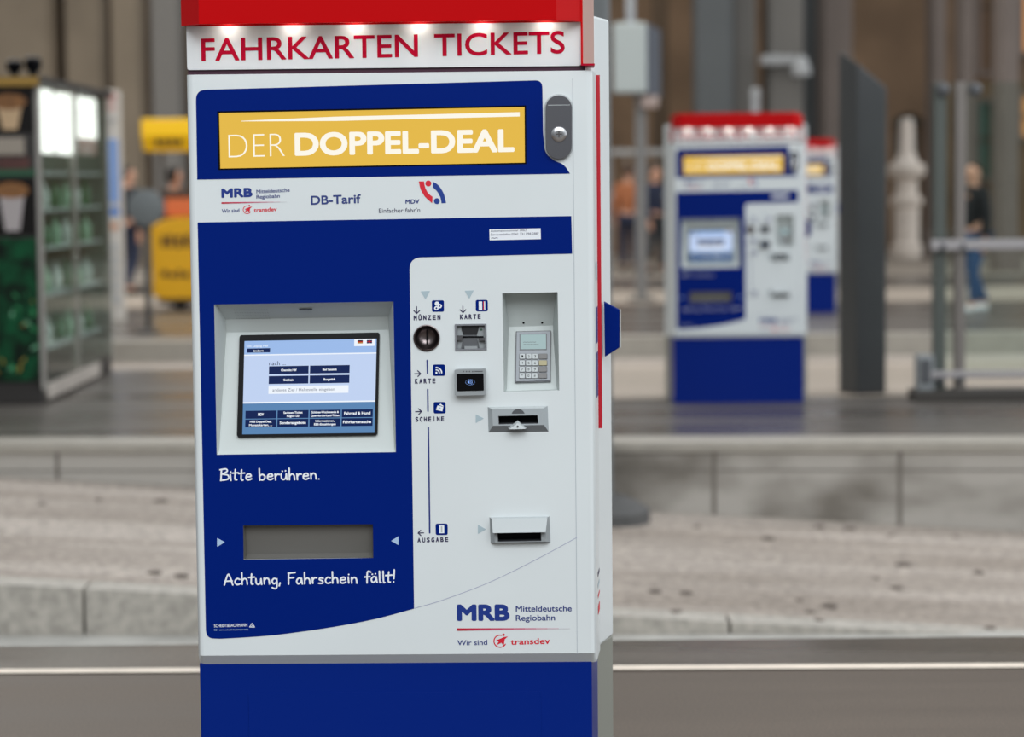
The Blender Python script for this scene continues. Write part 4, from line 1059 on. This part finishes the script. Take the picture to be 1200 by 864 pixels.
# ---- info pylon behind the kiosk
IY = 26.5
ix = lambda px: at_y(px, 250, IY).x
iz = lambda py: at_y(130, py, IY).z
ip = empty('information_pylon', (ix(128), IY, 0)); tag(ip, 'slim information pylon with a blue middle panel behind the glass kiosk', 'pylon')
def ipart(name, fn, **kw):
    mb = MB(); fn(mb); mb.v = [(v[0]-ip.location.x, v[1]-ip.location.y, v[2]) for v in mb.v]
    return mb.build(name, ip, **kw)
ipart('body', lambda m: m.box((ix(112), IY, 0), (ix(141), IY+.25, iz(106)), mat('pylon_white', (206, 200, 192), .5)), bevel=.015)
FI = Frame((0, IY, 0), (1, 0, 0), (0, 0, 1))
ipart('blue_panel', lambda m: (m.slab(FI, ix(113), iz(238), ix(140), iz(163), 0, .012, mat('pylon_blue', (128, 160, 214), .5)), m.slab(FI, ix(113), iz(252), ix(140), iz(244), 0, .012, mat('pylon_bright_blue', (40, 120, 206), .5))))
ipart('notice_panel', lambda m: [m.slab(FI, ix(115), iz(y+7), ix(139), iz(y), 0, .01, mat(n_, c_, .6)) for y, n_, c_ in ((110, 'notice_red', (196, 120, 112)), (122, 'notice_pink', (206, 168, 160)), (138, 'notice_grey', (176, 172, 168)), (262, 'notice_orange', (206, 150, 116)))] and None)
ipart('timetable_panel', lambda m: [m.slab(FI, ix(115), iz(y+10), ix(139), iz(y), 0, .01, mat('timetable_grey', (186, 186, 184), .6)) for y in (285, 300, 315, 330, 345)] and None)

# ---- glass snack kiosk at the left
KX1 = on_z(51, 476).x; KY0 = 16.55; KY1 = 19.45; KX0 = KX1 - 2.0; KH = 2.20
kc = Vector((KX1, KY0, 0))
kk = empty('snack_kiosk', kc); tag(kk, 'glass sided snack kiosk with coffee posters and green picture panel on the second platform', 'kiosk')
def kpart(name, fn, parent=None, **kw):
    mb = MB(); fn(mb); mb.v = [(v[0]-kc.x, v[1]-kc.y, v[2]) for v in mb.v]
    return mb.build(name, parent or kk, **kw)
KDARK = mat('kiosk_dark_frame', (40, 36, 34), .5); KWARM = mat('kiosk_grey_skirting', (186, 178, 170), .4, vary=.2, scale=6)
yv = lambda py: at_y(25, py, KY0).z
kpart('plinth', lambda m: m.box((KX0, KY0+.03, 0), (KX1-.02, KY1, yv(447)), KDARK), bevel=.01)
kpart('side_skirting', lambda m: m.box((KX1-.02, KY0+.12, 0.03), (KX1+.015, KY1-.75, yv(452)), KWARM), bevel=.008)
kpart('roof', lambda m: m.box((KX0-.05, KY0-.06, KH), (KX1+.03, KY1+.03, KH+.05), KDARK), bevel=.01)
kpart('roof_edge_strip', lambda m: m.box((KX0-.05, KY0-.09, KH-.02), (KX1+.02, KY0-.06, KH+.04), mat('ochre_strip', (150, 116, 40), .5)))
kpart('front_panel', lambda m: m.box((KX0, KY0, yv(447)), (KX1-.03, KY0+.06, KH), KDARK))
FK = Frame((0, KY0, 0), (1, 0, 0), (0, 0, 1))
kx_ = lambda px: at_y(px, 250, KY0).x
CUPW = mat('poster_cup_cream', (190, 160, 124), .5); CUPG = mat('poster_cup_grey', (168, 160, 160), .5); FOAM = mat('poster_coffee_foam', (140, 92, 44), .5, vary=.3, scale=20); PBLK = mat('poster_black', (14, 10, 10), .4, spec=.2)
def cup_poster(m, y0, y1, mc, c):
    x0, x1 = kx_(-80), kx_(42)
    m.rect(FK, x0, yv(y1), x1, yv(y0), .006, PBLK)
    h = yv(y0) - yv(y1); u = kx_(c); zt_, zb2 = yv(y0)-h*.12, yv(y1)+h*.08
    m.poly(FK, [(u-.07, zb2), (u+.03, zb2), (u+.07, zt_-.05), (u-.11, zt_-.05)], .009, mc)
    m.poly(FK, [(u-.02 + .12*cos(2*pi*k/20), zt_-.04 + .055*sin(2*pi*k/20)) for k in range(20)], .011, FOAM)
kpart('upper_coffee_poster', lambda m: cup_poster(m, 106, 156, CUPW, 18))
kpart('lower_coffee_poster', lambda m: cup_poster(m, 208, 276, CUPG, 18))
kpart('menu_strip', lambda m: (m.rect(FK, kx_(-80), yv(181), kx_(31), yv(161), .006, mat('menu_cream', (150, 140, 128), .5)), m.rect(FK, kx_(-80), yv(198), kx_(36), yv(184), .006, mat('menu_dark_red', (88, 46, 40), .5, vary=.6, scale=9)), m.rect(FK, kx_(-80), yv(206), kx_(44), yv(199), .007, mat('menu_green', (22, 80, 52), .5))))
GREENP = mat('green_foliage_picture', (10, 88, 52), .4, spec=.2, col2=(2, 18, 10), scale=7, detail=4, lo=.42, hi=.7)
def foliage(m):
    m.rect(FK, kx_(-80), yv(446), kx_(42), yv(279), .006, GREENP)
    rnd = random.Random(3)
    for k in range(30):
        u, v = kx_(rnd.uniform(-30, 38)), yv(rnd.uniform(340, 440)); a = rnd.uniform(0, pi); l = rnd.uniform(.015, .04)
        m_ = rnd.choice((mat('herb_pale_green', (104, 170, 130), .5), mat('herb_green', (30, 130, 74), .5), mat('herb_green', (0, 0, 0)), mat('herb_gold', (140, 124, 40), .5)))
        m.poly(FK, [(u+l*cos(a), v+l*sin(a)), (u-.4*l*sin(a), v+.4*l*cos(a)), (u-l*cos(a), v-l*sin(a)), (u+.4*l*sin(a), v-.4*l*cos(a))], .008+k*.0001, m_)
kpart('foliage_picture', foliage)
for y_ in (KY0+.03, KY0+1.35, KY1-.06):
    kpart('corner_post', lambda m: m.box((KX1-.05, y_, .1), (KX1-.005, y_+.045, KH), mat('kiosk_grey_post', (160, 156, 150), .5)))
for a_, b_ in ((KY0+.08, KY0+1.34), (KY0+1.40, KY1-.07)):
    kpart('side_pane', lambda m: m.box((KX1-.012, a_, yv(450)), (KX1-.002, b_, KH-.0), GLASS))
LIT = emat('lit_panel_white', (255, 250, 246), 2.4)
sy = lambda px: KX1 / ((px - 600) / FPX)          # depth at which the side wall meets picture column px
for i, (p0, p1, zlo) in enumerate(((53, 71, 1.73), (79, 97, 1.73), (104, 121, 1.86))):
    kpart('lit_panel', lambda m: m.box((KX1-.06, max(sy(p0), KY0+.1), zlo), (KX1-.025, min(sy(p1), KY1-.1), KH-.03), LIT))
kpart('red_label', lambda m: m.box((KX1-.06, sy(105), 1.74), (KX1-.03, sy(121), 1.89), mat('label_red_white', (196, 120, 110), .5, col2=(240, 225, 222), scale=14)))
kpart('back_panel', lambda m: m.box((KX0+.02, KY1-.05, .1), (KX1-.055, KY1-.02, KH), mat('kiosk_grey_green', (122, 136, 126), .5, vary=.3, scale=3)))
kpart('inner_partition', lambda m: m.box((KX1-.62, KY0+.08, .12), (KX1-.58, KY1-.06, KH), mat('kiosk_grey_wall', (232, 236, 230), .5, col2=(160, 186, 166), scale=2.5, lo=.42, hi=.6)))
for z_ in (.35, .72, 1.05, 1.32, 1.58):
    kpart('shelf', lambda m: m.box((KX1-.57, KY0+.1, z_), (KX1-.07, KY1-.08, z_+.02), GREYL))
# bottles and boxes standing on the kiosk shelves
def bottle(i, y, z, r, h, m, lab):
    mb = MB(); mb.lathe((0, 0, 0), [(r*.9, 0), (r, .01), (r, h*.6), (r*.4, h*.78), (r*.35, h*.95), (r*.4, h)], m, 14)
    o = mb.build('bottle', smooth=40); o.location = (KX1-.14, y, z); return tag(o, lab, 'bottle', 'bottles on the kiosk shelves')
bm_ = [mat('bottle_clear_green', (150, 190, 160), .2), mat('bottle_dark_green', (48, 110, 70), .2), mat('bottle_pale', (206, 214, 208), .2)]
LEV = ((.37, 'lowest'), (.74, 'second lowest'), (1.07, 'middle'), (1.34, 'second highest'))
for li, (z_, nm) in enumerate(LEV):
    for k in range(6):
        bottle(0, KY0+.36+k*.42, z_, .045, .2, bm_[(k*2+li) % 3], 'one of six bottles standing on the %s kiosk shelf' % nm)
for i, (px, h, lab) in enumerate(((16, .10, 'small dark lamp on the kiosk roof, nearer the left picture edge'), (38, .12, 'small dark lamp on the kiosk roof above its front corner'))):
    mb = MB(); mb.lathe((0, 0, 0), [(.03, 0), (.03, .03), (.055, .05), (.06, h), (.03, h+.02)], BLACK, 14)
    o = mb.build('spot_lamp', smooth=40); o.location = (kx_(px), KY0+.15, KH+.05); tag(o, lab, 'lamp', 'spot lamps on the kiosk roof')

# ---- dark bits lying on the ramp
DEB = mat('dark_debris', (88, 78, 70), .9)
spots = [(900, 632, .9), (817, 618, .6), (960, 618, .8), (995, 620, .9), (1044, 628, .5), (1058, 663, 1.0), (1146, 672, .8), (1051, 690, .8), (1027, 678, .5), (937, 704, .5), (972, 711, .9), (960, 728, .7), (949, 718, .6), (767, 694, .8), (804, 696, .8), (791, 718, .8), (1160, 738, .8), (188, 588, 1.0), (116, 587, .6), (48, 591, .5), (180, 672, .9), (213, 676, .9), (1120, 630, .5)]
proto = None
for px, py, s_ in spots:
    z = -.36
    for _ in range(6): p = on_z(px, py, z); z = rz(p.x)
    if proto is None:
        mb = MB(); mb.lathe((0, 0, 0), [(.05, -.004), (.055, .008), (.035, .024), (.012, .03)], DEB, 9)
        for i, v in enumerate(mb.v): mb.v[i] = (v[0]*random.uniform(.8, 1.25), v[1]*random.uniform(.8, 1.2), v[2]*random.uniform(.8, 1.1))
        proto = o = mb.build('debris_lump', smooth=60)
    else:
        o = proto.copy(); COL.objects.link(o)
    o.location = (p.x, p.y, rz(p.x)); o.scale = (s_*.75, s_*.75, s_*.5); o.rotation_euler.z = random.uniform(0, 6)
    tag(o, 'dark lump of dirt lying on the pale concrete ramp', 'dirt', 'dirt lumps on the ramp')

# ================================================================== PEOPLE
SKIN = mat('skin', (206, 156, 130), .55)
def skin_mesh(name, verts, edges, radii, m, parent, sub=2, root_i=0):
    me = bpy.data.meshes.new(name); me.from_pydata(verts, edges, []); me.materials.append(m)
    o = bpy.data.objects.new(name, me); COL.objects.link(o)
    if parent: o.parent = parent
    o.modifiers.new('skin', 'SKIN').use_smooth_shade = True
    sd = me.skin_vertices[0].data if me.skin_vertices else None
    for i, r in enumerate(radii):
        r2 = r if isinstance(r, tuple) else (r, r)
        sd[i].radius = r2; sd[i].use_root = (i == root_i)
    if sub: 
        s_ = o.modifiers.new('round', 'SUBSURF'); s_.levels = sub; s_.render_levels = sub
    return o
def person(loc, rz_, h, label, group, top, legs, shoes, hair, walk=.0, lean=0.0, hairlen=0.0, arm=(0.0, 0.0), sleeves=True):
    r_ = empty('person', loc, rz_); tag(r_, label, 'person', group); r_.scale = (h/1.74,)*3
    V = []; E = []; R = []
    def add(p, r, to=None):
        V.append(p); R.append(r)
        if to is not None: E.append((to, len(V)-1))
        return len(V)-1
    pel = add((0, 0, .95), (.14, .11)); sp = add((0, .01, 1.12), (.125, .1), pel); ch = add((0, .0-lean, 1.32), (.155, .115), sp)
    nb = add((0, .01-lean, 1.47), (.07, .065), ch); nk = add((0, 0-lean, 1.525), .052, nb); h1 = add((0, -.015-lean, 1.60), (.07, .082), nk); h2 = add((0, -.01-lean, 1.67), (.078, .094), h1); h3 = add((0, .0-lean, 1.73), (.05, .06), h2)
    add((0, -.105-lean, 1.615), .013, h1)                                   # nose
    for s_ in (1, -1): add((s_*.083, .0-lean, 1.625), .014, h1)             # ears
    J = {}
    for s_ in (1, -1):
        a = arm[0 if s_ == 1 else 1]
        sh = add((s_*.175, .01-lean, 1.42), .06, ch); el = add((s_*.225, .03-lean, 1.13), .044, sh); wr = add((s_*.22, .03-.25*sin(a)-.03-lean, 1.13-.25*cos(a)), .03, el)
        d = Vector((0, -sin(a)-.1, -cos(a))).normalized(); w0 = Vector(V[wr]); pm = add(tuple(w0 + d*.07), (.022, .036), wr)
        for k, (off, ln) in enumerate(((-.027, .075), (-.009, .088), (.009, .082), (.026, .064))):
            b0 = add(tuple(w0 + d*.10 + Vector((0, off*cos(a), -off*sin(a)*.3))), .0095, pm); add(tuple(w0 + d*(.10+ln) + Vector((-s_*.018, off*1.1, 0))), .0075, b0)
        tb = add(tuple(w0 + d*.06 + Vector((0, -.035, 0))), .011, pm); add(tuple(w0 + d*.105 + Vector((-s_*.008, -.055, 0))), .009, tb)
        st = walk * s_
        hp = add((s_*.09, 0, .88), .092, pel); kn = add((s_*.1, -.04-st*.5, .50), .062, hp); an = add((s_*.1, .03-st + (.08 if st < 0 else 0), .10), .042, kn); toe = add((s_*.115, -.12-st, .04), .036, an)
        J[s_] = (sh, el, wr, hp, kn, an, toe)
    skin_mesh('body', V, E, R, SKIN, r_)
    def sub(name, idx, edges, grow, m):
        mp = {i: k for k, i in enumerate(idx)}
        rr = []
        for i in idx:
            q = R[i] if isinstance(R[i], tuple) else (R[i], R[i]); rr.append((q[0]+grow, q[1]+grow))
        return skin_mesh(name, [V[i] for i in idx], [(mp[a], mp[b_]) for a, b_ in edges], rr, m, r_)
    L, Q = J[1], J[-1]
    sub('jacket', [pel, sp, ch, nb, L[0], L[1], L[2], Q[0], Q[1], Q[2]], [(pel, sp), (sp, ch), (ch, nb), (ch, L[0]), (L[0], L[1]), (L[1], L[2]), (ch, Q[0]), (Q[0], Q[1]), (Q[1], Q[2])], .022, top)
    sub('trousers', [pel, L[3], L[4], L[5], Q[3], Q[4], Q[5]], [(pel, L[3]), (L[3], L[4]), (L[4], L[5]), (pel, Q[3]), (Q[3], Q[4]), (Q[4], Q[5])], .014, legs)
    for k in (L, Q):
        a_, t_ = Vector(V[k[5]]), Vector(V[k[6]])
        skin_mesh('shoe', [(a_.x, a_.y+.035, .05), (a_.x, (a_.y+t_.y)/2, .055), (t_.x, t_.y-.04, .045)], [(0, 1), (1, 2)], [(.048, .05), (.05, .05), (.042, .042)], shoes, r_)
    hv = [(0, -.02-lean, 1.745), (0, .05-lean, 1.72), (0, .075-lean, 1.65), (0, .065-lean, 1.60-hairlen)]
    skin_mesh('hair', hv, [(0, 1), (1, 2), (2, 3)], [(.075, .05), (.088, .06), (.085, .05), (.06, .035)], hair, r_)
    return r_
BLK = mat('black_cloth', (22, 22, 26), .8); JEAN = mat('blue_denim', (52, 82, 122), .8, vary=.2, scale=20); WSH = mat('white_trainers', (226, 230, 232), .6); HBR = mat('brown_hair', (66, 46, 34), .7)
DKC = mat('charcoal_cloth', (48, 50, 54), .8); NVC = mat('dark_navy_cloth', (34, 42, 66), .8); HBK = mat('dark_hair', (30, 24, 22), .7); REDC = mat('faded_red_cloth', (160, 70, 60), .8)
q = on_z(1142, 366)
person((q.x, q.y, 0), radians(-62), 1.64, 'person in black jacket, blue jeans and white shoes walking behind the glass windbreak', 'passers-by', BLK, JEAN, WSH, HBR, walk=.13, lean=.03)
q = on_z(153, 345)
person((q.x, q.y, 0), radians(135), 1.74, 'person in dark clothes standing right of the information pylon', 'passers-by', DKC, NVC, BLK, HBK, walk=.05, hairlen=.02)
q = at_y(206, 300, CY + 1.0)
person((q.x, CY+1.0, 0), radians(150), 1.70, 'person in a dark brown top standing behind the yellow sales cart', 'passers-by', mat('dark_brown_cloth', (74, 56, 46), .8), NVC, BLK, HBK, arm=(.5, .5), hairlen=.05)
q = at_y(737, 250, 40)
person((q.x, 40, 0), radians(170), 1.72, 'person in a faded orange top far away left of the junction box post', 'passers-by', mat('faded_orange_cloth', (170, 104, 66), .8), NVC, BLK, HBR)
q = at_y(768, 250, 39)
person((q.x, 39, 0), radians(60), 1.70, 'person in dark clothes far away right of the junction box post', 'passers-by', NVC, DKC, BLK, HBK, walk=.1)

# ---- white barrier far behind
BY2 = 42.0
br = empty('white_barrier', (at_y(745, 250, BY2).x, BY2, 0)); tag(br, 'long white barrier rail far behind the junction box post', 'barrier')
def bpart(name, fn, **kw):
    mb = MB(); fn(mb); mb.v = [(v[0]-br.location.x, v[1]-br.location.y, v[2]) for v in mb.v]
    return mb.build(name, br, **kw)
BW = mat('barrier_white', (176, 178, 178), .5); BG = mat('barrier_grey_panel', (132, 120, 110), .6)
b0, b1 = at_y(716, 250, BY2).x, at_y(805, 250, BY2).x
bpart('top_rail', lambda m: m.box((b0, BY2-.05, at_y(750, 181, BY2).z), (b1, BY2+.05, at_y(750, 175, BY2).z), BW), bevel=.01)
bpart('lower_rail', lambda m: m.box((b0, BY2-.04, at_y(750, 232, BY2).z), (b1, BY2+.04, at_y(750, 226, BY2).z), BW), bevel=.01)
for k in range(6):
    x_ = b0 + (b1-b0)*k/5
    bpart('post', lambda m: m.box((x_-.03, BY2-.03, 0), (x_+.03, BY2+.03, at_y(750, 175, BY2).z), BG))
